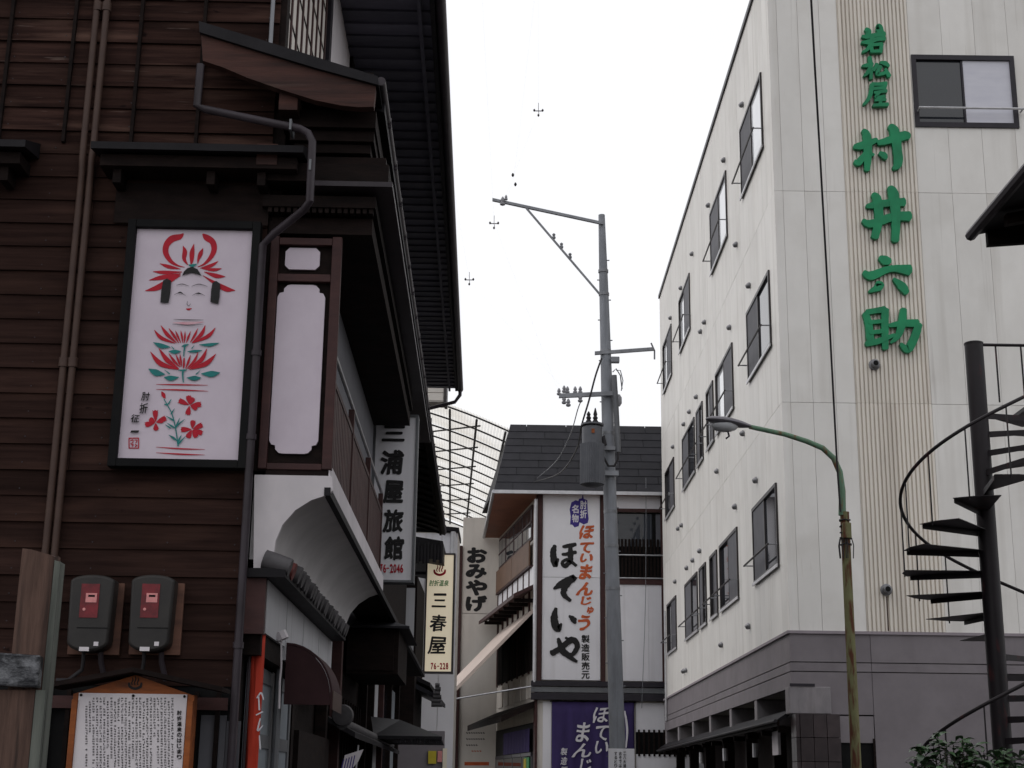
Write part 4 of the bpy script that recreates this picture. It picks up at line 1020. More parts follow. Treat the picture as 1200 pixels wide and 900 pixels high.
# ================================================================== street lamp
SLF = Frame(3.9, 17.0, 0)
sl_ = fthing(SLF, 'street_lamp', 'rusty green street lamp with curved arm before the pale hotel', 'street lamp')
zt = SLF.fy(987, 600, 0)[1]
B().tube([(0, 0, .0), (0, 0, zt)], [.062, .052], 14).build('pole', 'lamp_rust', sl_, True)
B().lathe([(.13, 0.12), (.13, .2), (.07, .28)], (0, 0, 0), 14).build('base', 'lamp_rust', sl_, True)
ar = []
for u, v in ((987, 604), (987, 575), (984, 553), (977, 537), (964, 525), (945, 517), (920, 509), (878, 500)):
    x, z = SLF.fy(u, v, 0); ar.append((x, 0, z))
B().tube(ar, [.045, .040, .037, .035, .034, .032, .030, .028], 12).build('arm', 'lamp_green', sl_, True)
x0, z0 = SLF.fy(880, 500, 0); x1, z1 = SLF.fy(827, 491, 0)
k = B(); nL = 14; nR = 16
for i in range(nL + 1):
    t = i / nL; w_ = .035 + .105 * math.sin(math.pi * min(t * 1.15, 1) ** .9) ** .8 if 0 < t < .87 else (.035 if t == 0 else .05 * (1 - t) / .13 + .02)
    w_ = [.035, .05, .075, .095, .11, .122, .13, .133, .132, .128, .12, .108, .09, .062, .012][i]
    for j in range(nR):
        a = 2 * math.pi * j / nR
        zz = math.sin(a); hgt = .055 if zz > 0 else .035
        k.v.append((x0 + (x1 - x0) * t, math.cos(a) * w_, z0 + (z1 - z0) * t + zz * hgt * (w_ / .12) ** .7))
for i in range(nL):
    for j in range(nR):
        a, c_ = i * nR + j, i * nR + (j + 1) % nR; k.f.append((a, c_, c_ + nR, a + nR))
k.f.append(tuple(range(nR))); k.f.append(tuple(range(nL * nR, nL * nR + nR)))
hd = k.build('lamp_head', 'lamp_head', sl_, True)
k = B(); cx_, cz_ = x0 + (x1 - x0) * .58, z0 + (z1 - z0) * .58 - .03
k.lathe([(.115, 0), (.11, -.03), (.09, -.062), (.05, -.082), (.008, -.088)], (0, 0, 0), 16)
k.v = [(cx_ + x * 1.45, y, cz_ + z) for x, y, z in k.v]
k.build('lens', 'lamp_lens', hd, True)
B().tube([(x0 - .28, 0, z0 - .05), (x0 - .26, 0, z0 - .12), (x0 - .30, 0, z0 - .15)], .012, 6).build('sensor', 'frame_dark', hd, True)
for j in range(5):
    zc = zt - .10 - j * .07
    B().tube([(.058 * math.cos(a) * 1.05, .058 * math.sin(a) * 1.05, zc + random.uniform(-.01, .01)) for a in [t * math.pi / 6 for t in range(13)]], .008, 6).build('strap', 'cable', sl_, True)
B().box(-.05, .05, -.10, -.055, zt - .32, zt - .14).build('junction_box', 'lamp_rust', sl_, bevel=.008)
for s_ in range(6):
    a = random.uniform(0, 6.28); r_ = .07
    B().tube([(r_ * math.cos(a), r_ * math.sin(a), zt - .30), (1.35 * r_ * math.cos(a), 1.35 * r_ * math.sin(a), zt - .40), (1.2 * r_ * math.cos(a), 1.2 * r_ * math.sin(a), zt - .55)], .006, 6).build('loose_wire', 'cable', sl_, True)
# cable dropping from overhead to the lamp
cbp = []
for u, v, y in ((948, -120, 13.0), (950, -10, 13.4), (955, 80, 14.0), (962, 200, 14.8), (970, 340, 15.7), (977, 470, 16.5), (981, 545, 16.9), (985, 600, 16.93)):
    x, z = WORLD.fy(u, v, y); cbp.append((x, y, z))
cb_ = B().tube(cbp, .0115, 8).build('power_cable', 'cable', None, True)
tag(cb_, 'black power cable hanging down to the green street lamp', 'cable')

# ================================================================== the bun shop closing the view
Q = Frame(.75, 39.0, 0.0)
sh_ = fthing(Q, 'bun_shop', 'three-storey white and dark brown shop with slate-grey roof at the street bend', 'building')
def qx(u, v=700): return Q.fy(u, v, 0)[0]
def qz(u, v): return Q.fy(u, v, 0)[1]
SY = -.151                                             # the side wall leans away to the left: x = SY * y
SL = 7.2
# body
B().prism([(.03, .05), (9, .05), (9, 8), (SY * SL - .03 + .03, SL), (.0 + .03, .06)], 'z', 0, 9.15).build('body', 'cream', sh_)
def side_box(name, mat, y0, y1, z0, z1, out, depth=.05, parent=None):
    """box lying against the slanting side wall, 'out' metres proud of it"""
    def p(y, o): return (SY * y - o, y)
    a, b_, c_, d_ = p(y0, out), p(y1, out), p(y1, out - depth), p(y0, out - depth)
    return B().hexa([(*a, z0), (*d_, z0), (*c_, z0), (*b_, z0), (*a, z1), (*d_, z1), (*c_, z1), (*b_, z1)]).build(name, mat, parent or sh_)
zE = 9.18
# big lettered sign panel
x0, x1 = qx(635.5, 690), qx(703, 690); z1, z0 = qz(670, 580), qz(670, 797)
sg = empty_part('sign_panel', sh_)
zm = qz(670, 677)
B().box(x0, x1, -.06, .04, z0, zm - .006).build('panel', 'panel_white', sg)
B().box(x0, x1, -.06, .04, zm + .006, z1).build('panel', 'panel_white', sg)
B().box(x0, x1, -.04, .03, zm - .0055, zm + .0055).build('joint', 'gap', sg)
Q._pl = -.06
ZQ = zoom(620, 560, 3.75, Q)
b = B(); d = -.066
for s_ in ([(113, 297, 14), (106, 335, 24), (114, 383, 20), (128, 355, 8)], [(148, 303, 10), (180, 298, 17), (206, 292, 12)], [(145, 337, 10), (175, 334, 15), (207, 326, 12)], [(180, 293, 12), (183, 335, 20), (178, 375, 20)],
           [(180, 368, 18), (158, 388, 17), (146, 372, 12), (170, 360, 13), (207, 386, 12)],
           [(108, 488, 8), (145, 466, 26), (198, 438, 22), (180, 458, 16)], [(190, 445, 14), (160, 480, 22), (152, 512, 20), (182, 540, 12)],
           [(118, 573, 12), (110, 620, 28), (126, 664, 24), (142, 640, 7)], [(176, 606, 7), (195, 624, 22), (203, 640, 8)],
           [(98, 772, 22), (140, 748, 20), (188, 712, 22), (212, 738, 20), (192, 775, 15), (162, 772, 9)], [(128, 706, 12), (150, 762, 24), (210, 808, 10)], [(160, 703, 10), (190, 718, 12)]):
    stroke(b, [(p[0], p[1], p[2] * 1.22) for p in s_], ZQ, d, rag=.12); d -= .002
b.build('black_lettering', 'print_black', sg)
b = B(); d = -.066
for ch, r_ in (('ほ', (222, 285, 207, 270)), ('て', (220, 280, 282, 330)), ('い', (224, 282, 333, 372)), ('ま', (220, 278, 378, 448)), ('ん', (213, 286, 460, 518)), ('じ', (228, 275, 520, 560)), ('ゅ', (255, 284, 566, 598)), ('う', (214, 270, 600, 672))):
    put_glyph(b, ch, ZQ, *r_, d, .045, wob=.07, shear=.22)
b.build('orange_lettering', 'print_orange', sg)
b = B()
for j, ch in enumerate('製造販売元'): put_glyph(b, ch, ZQ, 230, 266, 690 + j * 39.5, 725 + j * 39.5, -.066, .028)
b.build('maker_lettering', 'print_black', sg)
b = B()
pg = [(236, 66), (240, 92), (256, 98), (258, 150), (262, 180), (258, 198), (240, 205), (222, 195), (218, 212), (200, 218), (190, 206), (180, 205), (183, 170), (178, 140), (186, 108), (205, 98), (216, 102), (220, 92), (232, 90)]
poly(b, pg, ZQ, -.064); b.build('purple_badge', 'print_purple', sg)
b = B()
for ch, r_ in (('肘', (224, 254, 100, 138)), ('折', (224, 254, 140, 178)), ('名', (188, 218, 118, 156)), ('物', (188, 218, 160, 196))): put_glyph(b, ch, ZQ, *r_, -.0665, .03)
b.build('white_lettering', 'white_cloth', sg)
# dark posts and beams of the front
for (u0, u1) in ((629.5, 635), (703.8, 709)):
    B().box(qx(u0), qx(u1), -.10, .04, 4.0, zE).build('post', 'red_brown', sh_)
B().box(qx(775), qx(779), -.08, .04, 4.0, zE).build('post', 'red_brown', sh_)
B().tube([(qx(627), -.12, 4.2), (qx(627), -.12, 9.0)], .05, 8).build('downpipe', 'rail_white', sh_, True)
# recessed balcony on the right
xa, xb = qx(709.5), 5.2
zt_, zb_ = qz(740, 598), qz(740, 680)
B().box(xa, xb, -.03, .04, zt_, zE - .02).build('fascia', 'panel_white', sh_)
B().box(xa, xb, -.09, -.031, zt_ - .06, zt_ + .03).build('balcony_beam', 'red_brown', sh_)
B().box(xa, xb, -.06, .045, zb_ - .12, zb_ + .03).build('balcony_beam', 'red_brown', sh_)
B().box(xa, xb, .02, .045, zb_ + .031, zt_ - .061).build('balcony_recess', 'black', sh_)
for i in range(3): B().box(xa + .1 + i * 1.25, xa + 1.25 + i * 1.25, .005, .0185, zb_ + .9, zt_ - .1).build('balcony_window', 'glass' if i != 1 else 'screen', sh_)
for z in (qz(740, 651), qz(740, 678)): B().tube([(xa, -.07, z), (xb, -.07, z)], .022, 8).build('handrail', 'steel', sh_, True)
bl = B()
zr = qz(740, 632)
for i in range(38):
    xx = xa + .04 + i * .095
    bl.box(xx, xx + .055, -.045, -.02, zb_ + .04, zr)
o = bl.build('balusters', 'dark_wood', sh_); o['kind'] = 'stuff'
# white wall panel and horizontal belt
xw0 = qx(714); zt2, zb2 = qz(740, 685), qz(740, 798)
for i in range(3): B().box(xw0 + .002 + i * 1.02, xw0 + 1.018 + i * 1.02, -.03, .04, zb2, zt2).build('wall_panel', 'panel_white', sh_)
for (va, vb, dep, mt_) in ((799, 805, -.16, 'frame_dark'), (806, 812, -.12, 'grey_metal'), (813, 821, -.20, 'frame_dark')):
    B().box(-.15, 6, dep, .04, qz(700, vb), qz(700, va)).build('belt', mt_, sh_)
# street level: white piers, lattice, purple curtain is a thing of its own
zs = qz(700, 823)
B().box(qx(636, 860), qx(646, 860), -.03, .04, .1, zs).build('wall_panel', 'panel_white', sh_)
zl0, zl1 = qz(760, 884), qz(760, 858)
B().box(qx(745, 840), 4.6, -.03, .04, zl1, zs).build('wall_panel', 'panel_white', sh_)
B().box(qx(745, 840), 4.6, -.03, .04, .1, zl0).build('wall_panel', 'panel_white', sh_)
B().box(qx(745, 840), 4.6, .0, .04, zl0, zl1).build('lattice_recess', 'black', sh_)
for i in range(14):
    xx = qx(745, 840) + .05 + i * .13; B().box(xx, xx + .05, -.06, -.02, zl0 - .05, zl1 + .06).build('lattice_bar', 'dark_wood', sh_)
# mansard roof: shingle courses on a sloping deck
ridge_y = 1.1
zr0, zr1 = Q.fy(690, 499, ridge_y)[1], 9.20
eL = Q.fy(579, 573, -.35)[0]; rL = Q.fy(598, 497, ridge_y)[0]; XR = 8.0
dk = B().hexa([(eL, -.35, zr1), (XR, -.35, zr1), (XR, 3.2, zr1), (eL - .38, 3.2, zr1), (rL, ridge_y, zr0 - .04), (XR, ridge_y, zr0 - .04), (XR, 2.6, zr0 - .04), (rL, 2.6, zr0 - .04)]).build('roof', 'roof_dark', sh_)
NR = 9
for r_ in range(NR):
    t0, t1 = r_ / NR, (r_ + 1) / NR
    def rp(x, t): return (x, -.35 + (ridge_y + .35) * t, zr1 + (zr0 - zr1) * t)
    xl0, xl1 = eL + (rL - eL) * t0, eL + (rL - eL) * t1
    xs = [xl0]; x = xl0 + .5 + (r_ % 2) * .55
    while x < 5.2: xs.append(x); x += 1.1
    xs.append(XR)
    for i, (a, b_) in enumerate(zip(xs, xs[1:])):
        a1 = a if i else xl1
        lo, hi = .024, .014
        A, Bb, C_, D_ = rp(a + .006, t0), rp(b_ - .006, t0), rp(b_ - .006, t1), rp(a1 + .006, t1)
        off = lambda p, h: (p[0], p[1] - h, p[2] + h * .4)
        B().hexa([A, Bb, C_, D_, off(A, lo), off(Bb, lo), off(C_, hi), off(D_, hi)]).build('shingle', 'roof_slate', dk)
# left slope and flashing
B().hexa([(eL, -.30, zr1 + .01), (eL + .05, -.30, zr1), (-.95 - .2, SL + .6, zr1), (-1.25, SL + .6, zr1), (rL, ridge_y, zr0), (rL + .05, ridge_y, zr0), (-.55, SL + .2, zr0), (-.62, SL + .2, zr0)]).build('roof_side', 'galv', sh_)
B().box(eL, XR, -.42, -.34, zr1 - .10, zr1 - .01).build('gutter', 'rail_white', sh_)
# brown soffit: over the side street and the front
B().prism([(eL, -.34), (XR, -.34), (XR, .04), (.0, .04), (SY * SL, SL), (-1.55, SL)], 'z', zr1 - .06, zr1 - .015).build('soffit', 'soffit_brown', sh_)
B().tube([(eL - .01, -.36, zr1 - .04), (-1.57, SL, zr1 - .04)], .05, 8).build('side_gutter', 'steel', sh_, True)
# side wall: upper windows, brown apron panels, white panels, pent roof, lattice windows
side_box('side_wall', 'cream', .02, SL, 0, zE, .0, .03)
side_box('corner_post', 'red_brown', -.02, .22, 0, zE, .04, .06)
for i in range(4):
    ya = .75 + i * 1.55
    f = side_box('window', 'red_brown', ya, ya + 1.45, 8.06, 9.02, .05, .05)
    for j in range(2):
        side_box('pane', 'glass', ya + .08 + j * .68, ya + .70 + j * .68, 8.14, 8.94, .06, .02, f)
    side_box('glazing_bar', 'red_brown', ya + .05, ya + 1.4, 8.52, 8.57, .07, .015, f)
for i in range(2):
    side_box('apron_panel', 'panel_brown', .75 + i * 3.1, 3.8 + i * 3.1, 7.36, 8.02, .12, .04)
side_box('apron_floor', 'red_brown', .72, 7.0, 7.31, 7.355, .11, .11)
for i in range(7):
    side_box('wall_panel', 'panel_white', .30 + i * .97, .30 + i * .97 + .80, 6.72, 7.30, .03, .03)
    side_box('stud', 'red_brown', .30 + i * .97 + .82, .30 + i * .97 + .95, 4.5, 7.3, .045, .045)
def pent(z_in, z_out, outd, y0, y1, name, mat, t=.10):
    a = (SY * y0, y0); b_ = (SY * y1, y1)
    B().hexa([(a[0] - outd, a[1], z_out - t), (a[0], a[1], z_in - t), (b_[0], b_[1], z_in - t), (b_[0] - outd, b_[1], z_out - t),
              (a[0] - outd, a[1], z_out), (a[0], a[1], z_in), (b_[0], b_[1], z_in), (b_[0] - outd, b_[1], z_out)]).build(name, mat, sh_)
pent(6.80, 6.50, .62, .05, SL - .2, 'pent_roof', 'red_brown')
for i in range(7): side_box('rafter', 'dark_wood', .4 + i * .95, .5 + i * .95, 6.32, 6.42, .55, .55)
for i in range(5):
    f = side_box('lattice_window', 'black', .5 + i * 1.3, 1.6 + i * 1.3, 4.55, 6.05, .05, .05)
    for j in range(4): side_box('lattice_bar', 'dark_wood', .55 + i * 1.3 + j * .27, .62 + i * 1.3 + j * .27, 4.55, 6.05, .07, .018, f)
for i in range(6): side_box('wall_panel', 'cream', .35 + i * 1.1, 1.2 + i * 1.1, 3.85, 4.45, .03, .03)
pent(3.75, 3.35, .9, .05, SL - .2, 'pent_roof', 'dark_wood', .16)
side_box('shop_front', 'black', .3, SL - .2, .1, 3.2, .03, .03)
for i in range(4):
    f = side_box('shop_window', 'glass', .5 + i * 1.6, 1.95 + i * 1.6, .6, 2.35, .05, .015)
    side_box('frame', 'frame_dark', .45 + i * 1.6, 2.0 + i * 1.6, 2.36, 2.45, .07, .035, f)
side_box('goods_poster', 'print_green', .7, 1.5, 1.9, 2.33, .07, .012); side_box('goods_poster', 'yellow_paper', 1.1, 1.45, 2.0, 2.3, .085, .01)
# shop curtain of dark strips
for i in range(9): side_box('curtain_strip', 'cloth_purple', .4 + i * .5, .86 + i * .5, 2.46, 3.05, .12, .01)
# long sloping awning over the side street
a0, az = Q.fy(627, 713, .3); o0, oz = Q.fy(517, 826, .3)
ya, yb = .3, 6.2; sx = SY * (yb - ya)
aw = B().hexa([(o0, ya, oz - .03), (a0, ya, az - .03), (a0 + sx, yb, az - .03), (o0 + sx, yb, oz - .03), (o0, ya, oz + .03), (a0, ya, az + .03), (a0 + sx, yb, az + .03), (o0 + sx, yb, oz + .03)]).build('awning', 'awning_pale', sh_)
B().hexa([(o0 - .02, ya - .06, oz - .07), (a0, ya - .06, az - .07), (a0, ya - .01, az - .07), (o0 - .02, ya - .01, oz - .07), (o0 - .02, ya - .06, oz + .05), (a0, ya - .06, az + .05), (a0, ya - .01, az + .05), (o0 - .02, ya - .01, oz + .05)]).build('side_valance', 'awning_pale', aw)
B().hexa([(o0 - .03, ya, oz - .28), (o0, ya, oz - .28), (o0 + sx, yb, oz - .28), (o0 + sx - .03, yb, oz - .28), (o0 - .03, ya, oz + .03), (o0, ya, oz + .03), (o0 + sx, yb, oz + .03), (o0 + sx - .03, yb, oz + .03)]).build('valance', 'cream_sign', aw)
e0 = Q.fy(631, 803, .1); e1 = Q.fy(531, 819, .1)
B().tube([(e0[0], .1, e0[1]), (e1[0], .25, e1[1])], .022, 8).build('tie_rod', 'steel', aw, True)
B().tube([(e0[0], .1, 3.9), (e0[0], .1, az)], .05, 8).build('awning_pipe', 'rail_white', aw, True)

# purple shop curtain with white lettering
pc = fthing(Q, 'shop_curtain', 'purple shop curtain with white brush lettering behind the utility pole', 'curtain')
x0, x1 = qx(646.5, 860), qx(743, 860); zt_ = qz(700, 823)
k = B(); nX, nZ = 40, 8
for j in range(nZ + 1):
    for i in range(nX + 1):
        t = i / nX; k.v.append((x0 + (x1 - x0) * t, -.10 + .018 * math.sin(t * 38 + j * .3) * (.3 + j / nZ), zt_ + (1.2 - zt_) * j / nZ))
for j in range(nZ):
    for i in range(nX):
        a = j * (nX + 1) + i; k.f.append((a, a + 1, a + nX + 2, a + nX + 1))
o = k.build('cloth', 'cloth_purple', pc, True); md = o.modifiers.new('solid', 'SOLIDIFY'); md.thickness = .004
B().tube([(x0 - .05, -.09, zt_ + .01), (x1 + .05, -.09, zt_ + .01)], .02, 8).build('rod', 'dark_wood', pc, True)
Q._pl = -.14
ZC = zoom(640, 790, 7.5, Q)
b = B()
for ch, r_ in (('ほ', (415, 550, 290, 430)), ('て', (430, 555, 450, 580)), ('い', (430, 550, 590, 700)), ('ま', (262, 385, 420, 600)), ('ん', (242, 408, 612, 732)), ('じ', (300, 400, 742, 850)), ('ゅ', (300, 390, 870, 960)), ('う', (280, 390, 980, 1090)), ('製', (130, 185, 648, 712)), ('造', (130, 185, 730, 796)), ('販', (130, 185, 812, 876))):
    put_glyph(b, ch, ZC, *r_, -.14, .02, wob=.06, shear=.2)
stroke(b, [(690, 325, 14), (706, 420, 18), (712, 520, 18), (702, 645, 12)], ZC, -.14)
b.build('white_lettering', 'white_cloth', pc)

# ================================================================== souvenir shop wall further on
V = Frame(0, 46.3, 0.0)
sv = fthing(V, 'souvenir_shop', 'cream shop wall with four bold black characters beyond the bun shop', 'building')
x0 = V.fy(541, 700, 0)[0]; x1 = V.fy(586, 700, 0)[0]; zt_ = V.fy(560, 625, 0)[1]
B().box(x0, x1 + .8, .03, 6, 0, zt_ + .5).build('body', 'cream', sv)
zj = V.fy(560, 719, 0)[1]
for (a, b_) in ((.1, zj - .01), (zj + .01, zt_ + .5)): B().box(x0 + .02, x1 + .8, -.02, .028, a, b_).build('wall_panel', 'cream', sv)
V._pl = -.02
ZV = zoom(500, 600, 4.5, V); b = B()
for ch, r_ in (('お', (212, 320, 186, 270)), ('み', (205, 318, 274, 352)), ('や', (205, 320, 356, 442)), ('げ', (205, 320, 440, 526))): put_glyph(b, ch, ZV, *r_, -.026, .062)
b.build('black_lettering', 'print_black', sv)
B().box(x0 - .20, x0 + .0, -.10, .03, 0, V.fy(539, 640, 0)[1]).build('post', 'red_brown', sv)
bd = B().box(x0 + .12, x1 - .05, -.035, -.021, 1.3, V.fy(560, 850, 0)[1]).build('menu_board', 'cream', sv)
Z5 = zoom(500, 760, 6.43, V); b = B()
for r_ in range(3):
    for j in range(8 if r_ < 2 else 5): stroke(b, [(300 + j * 18, 632 + r_ * 46, 7), (308 + j * 18, 640 + r_ * 46, 9)], Z5, -.037)
b.build('print', 'print_black', bd)
b = B()
for j in range(4): stroke(b, [(340 + j * 20, 770, 8), (350 + j * 20, 776, 9)], Z5, -.037)
stroke(b, [(285, 868, 26), (470, 868, 26)], Z5, -.037, cap=False); b.build('red_print', 'print_orange', bd)

# ================================================================== second inn on the left
J = Frame(-1.0, 27.5, 0.0)
i2 = fthing(J, 'white_inn', 'white walled inn with dark pent eave beyond the wooden inn', 'building')
xr = J.fy(534.5, 720, 0)[0]
ztop = J.fy(525, 624, 0)[1]
B().box(-6, xr, .02, 1.2, 0, ztop).build('body', 'cream', i2)
for i in range(5):
    B().box(xr - .30 * (i + 1) + .004, xr - .30 * i - .004, -.02, .018, .1, ztop - .02).build('wall_panel', 'panel_white', i2)
B().slab((xr + .02, -.1, ztop + .08), (xr + .02, 1.3, ztop + .08), (-6, 1.3, ztop + .6), (-6, -.1, ztop + .6), .08).build('roof', 'roof_dark', i2)
xp = J.fy(529, 720, -.08)[0]; zp = J.fy(529, 760, -.08)[1]
B().tube([(xp, -.08, zp), (xp, -.08, ztop)], .05, 8).build('downpipe', 'rail_white', i2, True)
xp2 = J.fy(497, 700, -.08)[0]
wx = J.fy(489, 690, -5.5)[0]
B().box(-6, wx, -5.5, -3.5, 0, 4.6).build('front_wing', 'dark_wood', i2)
for u0, u1 in ((463, 468), (474.5, 484.5)):
    xa, za = J.fy(u0, 689, -5.53); xb, zb = J.fy(u1, 753, -5.53); B().box(xa, xb, -5.53, -5.502, zb - .4, za).build('wall_panel', 'grey_panel', i2)
# pent eave with ragged tile ends
x1, z1 = J.fy(519, 634, -3.4); _, z0 = J.fy(519, 662, -3.4)
pe = B().slab((x1, -3.4, z1), (x1, -.5, z1), (x1 - 1.6, -.5, z1 + .25), (x1 - 1.6, -3.4, z1 + .25), .30).build('pent_eave', 'roof_dark', i2)
k = B()
for i in range(26):
    xx = x1 - i * .055
    k.tube([(xx - .02, -3.44, z1 - .05 + random.uniform(-.05, .03)), (xx - .02, -3.44, z1 - .33 + random.uniform(-.09, .05))], .032, 6)
o = k.build('tile_ends', 'roof_dark', pe); o['kind'] = 'stuff'
# upper gable piece seen under the wooden inn's eave
x1, z0 = J.fy(520, 471, -3.2); 
ub = B().box(x1 - 2.4, x1, -3.2, -2.8, z0, z0 + .9).build('upper_gable', 'cream', i2)
for i in range(6): B().box(x1 - 2.4, x1 - .01, -3.215, -3.203, z0 + .02 + i * .145, z0 + .15 + i * .145).build('siding_board', 'cream', ub)
B().box(x1, x1 + .05, -3.23, -2.78, z0 - .02, z0 + .9).build('corner_trim', 'frame_bronze', ub)
# lower steps of roof and the small tiled roof end
for (u0, v0, u1, v1, yy, mt_) in ((487, 790, 504, 800, -5.0, 'roof_dark'), (494, 802, 514, 815, -5.2, 'roof_slate')):
    xa, za = J.fy(u0 - 20, v0 - 8, yy); xb, zb = J.fy(u1, v1, yy)
    B().hexa([(xa, yy, za - .08), (xb, yy, zb - .06), (xb, yy + 2.5, zb - .06), (xa, yy + 2.5, za - .08), (xa, yy, za), (xb, yy, zb), (xb, yy + 2.5, zb), (xa, yy + 2.5, za)]).build('step_roof', mt_, i2)
for (u0, v0, u1, v1, yy, mt_) in ((502, 880, 511, 895, -5.7, 'yellow_paper'), (513, 880, 518, 893, -5.7, 'meter_dial'), (519, 877, 523, 915, -5.7, 'cream_sign')):
    xa, za = J.fy(u0, v0, yy); xb, zb = J.fy(u1, v1, yy); B().box(xa, xb, yy, yy + .03, zb, za).build('posted_notice', mt_, i2)
B().box(J.fy(499, 700, -5.6)[0] - 1.0, J.fy(525, 700, -5.6)[0], -5.66, -5.5, 0, 2.35).build('lower_wall', 'mauve', i2)
k = empty_part('tiled_finial', i2)
for i in range(6):
    xa, za = J.fy(514 + (i % 2), 803 + i * 4.6, -5.3); wd = .05 + i * .014
    B().tube([(xa - wd, -5.3, za), (xa + wd * .3, -5.3, za)], .032, 8).build('ridge_tile', 'roof_tile_grey', k, True)

# its hanging sign
s2 = fthing(J, 'hanging_sign', 'narrow cream signboard with red hot-spring mark and three black characters, farther down the street', 'sign')
y = -2.6; J._pl = y
x0, z1 = J.fy(498, 650, y); x1, z0 = J.fy(528.5, 787, y); x0 = x1 - (30 / 1730) * 25.2
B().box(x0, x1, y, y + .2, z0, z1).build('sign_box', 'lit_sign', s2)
for bx_ in ((x0 - .03, x0 - .001, z0 - .03, z1 + .03), (x1 + .001, x1 + .03, z0 - .03, z1 + .03), (x0 - .0008, x1 + .0008, z1 + .001, z1 + .03), (x0 - .0008, x1 + .0008, z0 - .03, z0 - .001)):
    B().box(bx_[0], bx_[1], y - .015, y + .21, bx_[2], bx_[3]).build('frame', 'frame_bronze', s2)
ZJ = zoom(380, 640, 3.46, J); b = B()
for ch, r_ in (('三', (438, 496, 192, 250)), ('春', (430, 496, 278, 346)), ('屋', (422, 494, 368, 438))): put_glyph(b, ch, ZJ, *r_, y - .006, .022, wob=.06, shear=.12)
b.build('black_lettering', 'print_black', s2)
b = B(); onsen_mark(b, ZJ, 468, 96, 22, y - .006); b.build('hot_spring_mark', 'print_red', s2); b = B()
for j, ch in enumerate('76-228'):
    if ch == '-': stroke(b, [(458, 487, 4), (466, 487, 4)], ZJ, y - .006, cap=False)
    else: put_glyph(b, ch, ZJ, 432 + j * 12.2, 442 + j * 12.2, 473, 500, y - .006, .04)
b.build('red_lettering', 'print_red', s2)
b = B()
for j, ch in enumerate('肘折温泉'): put_glyph(b, ch, ZJ, 426 + j * 20, 445 + j * 20, 138, 162, y - .006, .02, shear=.2)
b.build('green_lettering', 'print_green', s2)
B().tube([(x0 - 1.2, y + .1, z1 - .3), (x0 - .03, y + .1, z1 - .3)], .03, 8).build('bracket', 'frame_dark', s2, True)

# ================================================================== translucent canopy over the street
AC = Frame(0, 40.0, 0.0)
ac = fthing(AC, 'street_canopy', 'translucent sheet canopy on thin dark bars above the far street', 'canopy')
def cp(s, t):           # s across (0 left), t along (0 near) -> point on the canopy
    nl, nr, fl, fr = Vector((-2.6, 0.2, 12.2)), Vector((.02, .2, 11.22)), Vector((-3.1, 18, 12.0)), Vector((-.92, 18, 11.15))
    p = (nl * (1 - s) + nr * s) * (1 - t) + (fl * (1 - s) + fr * s) * t
    p.z += .06 * math.sin(math.pi * s); return p
NS, NT = 10, 6
for j in range(NT):
    k = B(); t0, t1 = j / NT + .002, (j + 1) / NT - .002
    nw = 60
    for i in range(nw + 1):
        for t in (t0, t1):
            p = cp(i / nw, t); k.v.append((p.x, p.y, p.z + .035 * (1 if i % 2 else -1) * .5))
    for i in range(nw): k.f.append((2 * i, 2 * i + 1, 2 * i + 3, 2 * i + 2))
    k.build('sheet', 'translucent', ac)
for t in [i / 13 for i in range(14)]: B().tube([tuple(cp(s / 8, t) - Vector((0, 0, .09))) for s in range(9)], .026, 6).build('purlin', 'cable', ac)
for s in (.02, .33, .62, .93): B().tube([tuple(cp(s, t / 6) - Vector((0, 0, .16))) for t in range(7)], .035, 6).build('rafter', 'cable', ac)
for t in (.02, .17, .32, .47, .62, .77): B().tube([tuple(cp(.10, t + .16) - Vector((0, 0, .2))), tuple(cp(.66, t) - Vector((0, 0, .2)))], .025, 6).build('brace', 'cable', ac)
k = B(); a, b_ = cp(0, 1), cp(1, 1)
k.quad(tuple(a), tuple(b_), (b_.x, b_.y + .1, b_.z - .9), (a.x, a.y + .1, a.z - .9)); k.build('end_sheet', 'translucent', ac)
for (s, t) in ((.0, .02), (.0, .98)):
    p = cp(s, t); B().tube([(p.x, p.y, 0), (p.x, p.y, p.z - .1)], .07, 8).build('column', 'frame_bronze', ac, True)

# ================================================================== utility pole
PF = Frame(1.72, 24.0, 0.0)
up_ = fthing(PF, 'utility_pole', 'grey concrete utility pole with transformer and bracket arms in the middle', 'utility pole')
def pxz(u, v, y=0.0): return PF.fy(u, v, y)
xt, ztop = pxz(705, 252); xb_, zb_ = pxz(724, 890)
k0 = (xt - xb_) / (ztop - zb_)
px_ = lambda z: xb_ + (z - zb_) * k0
B().tube([(px_(0), 0, 0), (px_(4), 0, 4), (px_(8), 0, 8), (px_(9.9), 0, 9.9), (px_(ztop), 0, ztop)], [.135, .120, .098, .078, .056], 16).build('pole', 'pole_concrete', up_, True)
for v in (318, 345, 412, 462, 508, 561, 600, 640, 690):
    z = pxz(710, v)[1]; r_ = .137 - .0062 * z
    B().tube([(px_(z), 0, z - .025), (px_(z), 0, z + .025)], r_ + .014, 14).build('band', 'galv', up_, True)
for i in range(22):
    z = 2.8 + i * .36; s_ = 1 if i % 2 else -1
    B().tube([(px_(z), -.02, z), (px_(z) + s_ * (.175 - .0062 * z), -.02, z)], .010, 6).build('climbing_step', 'galv', up_)
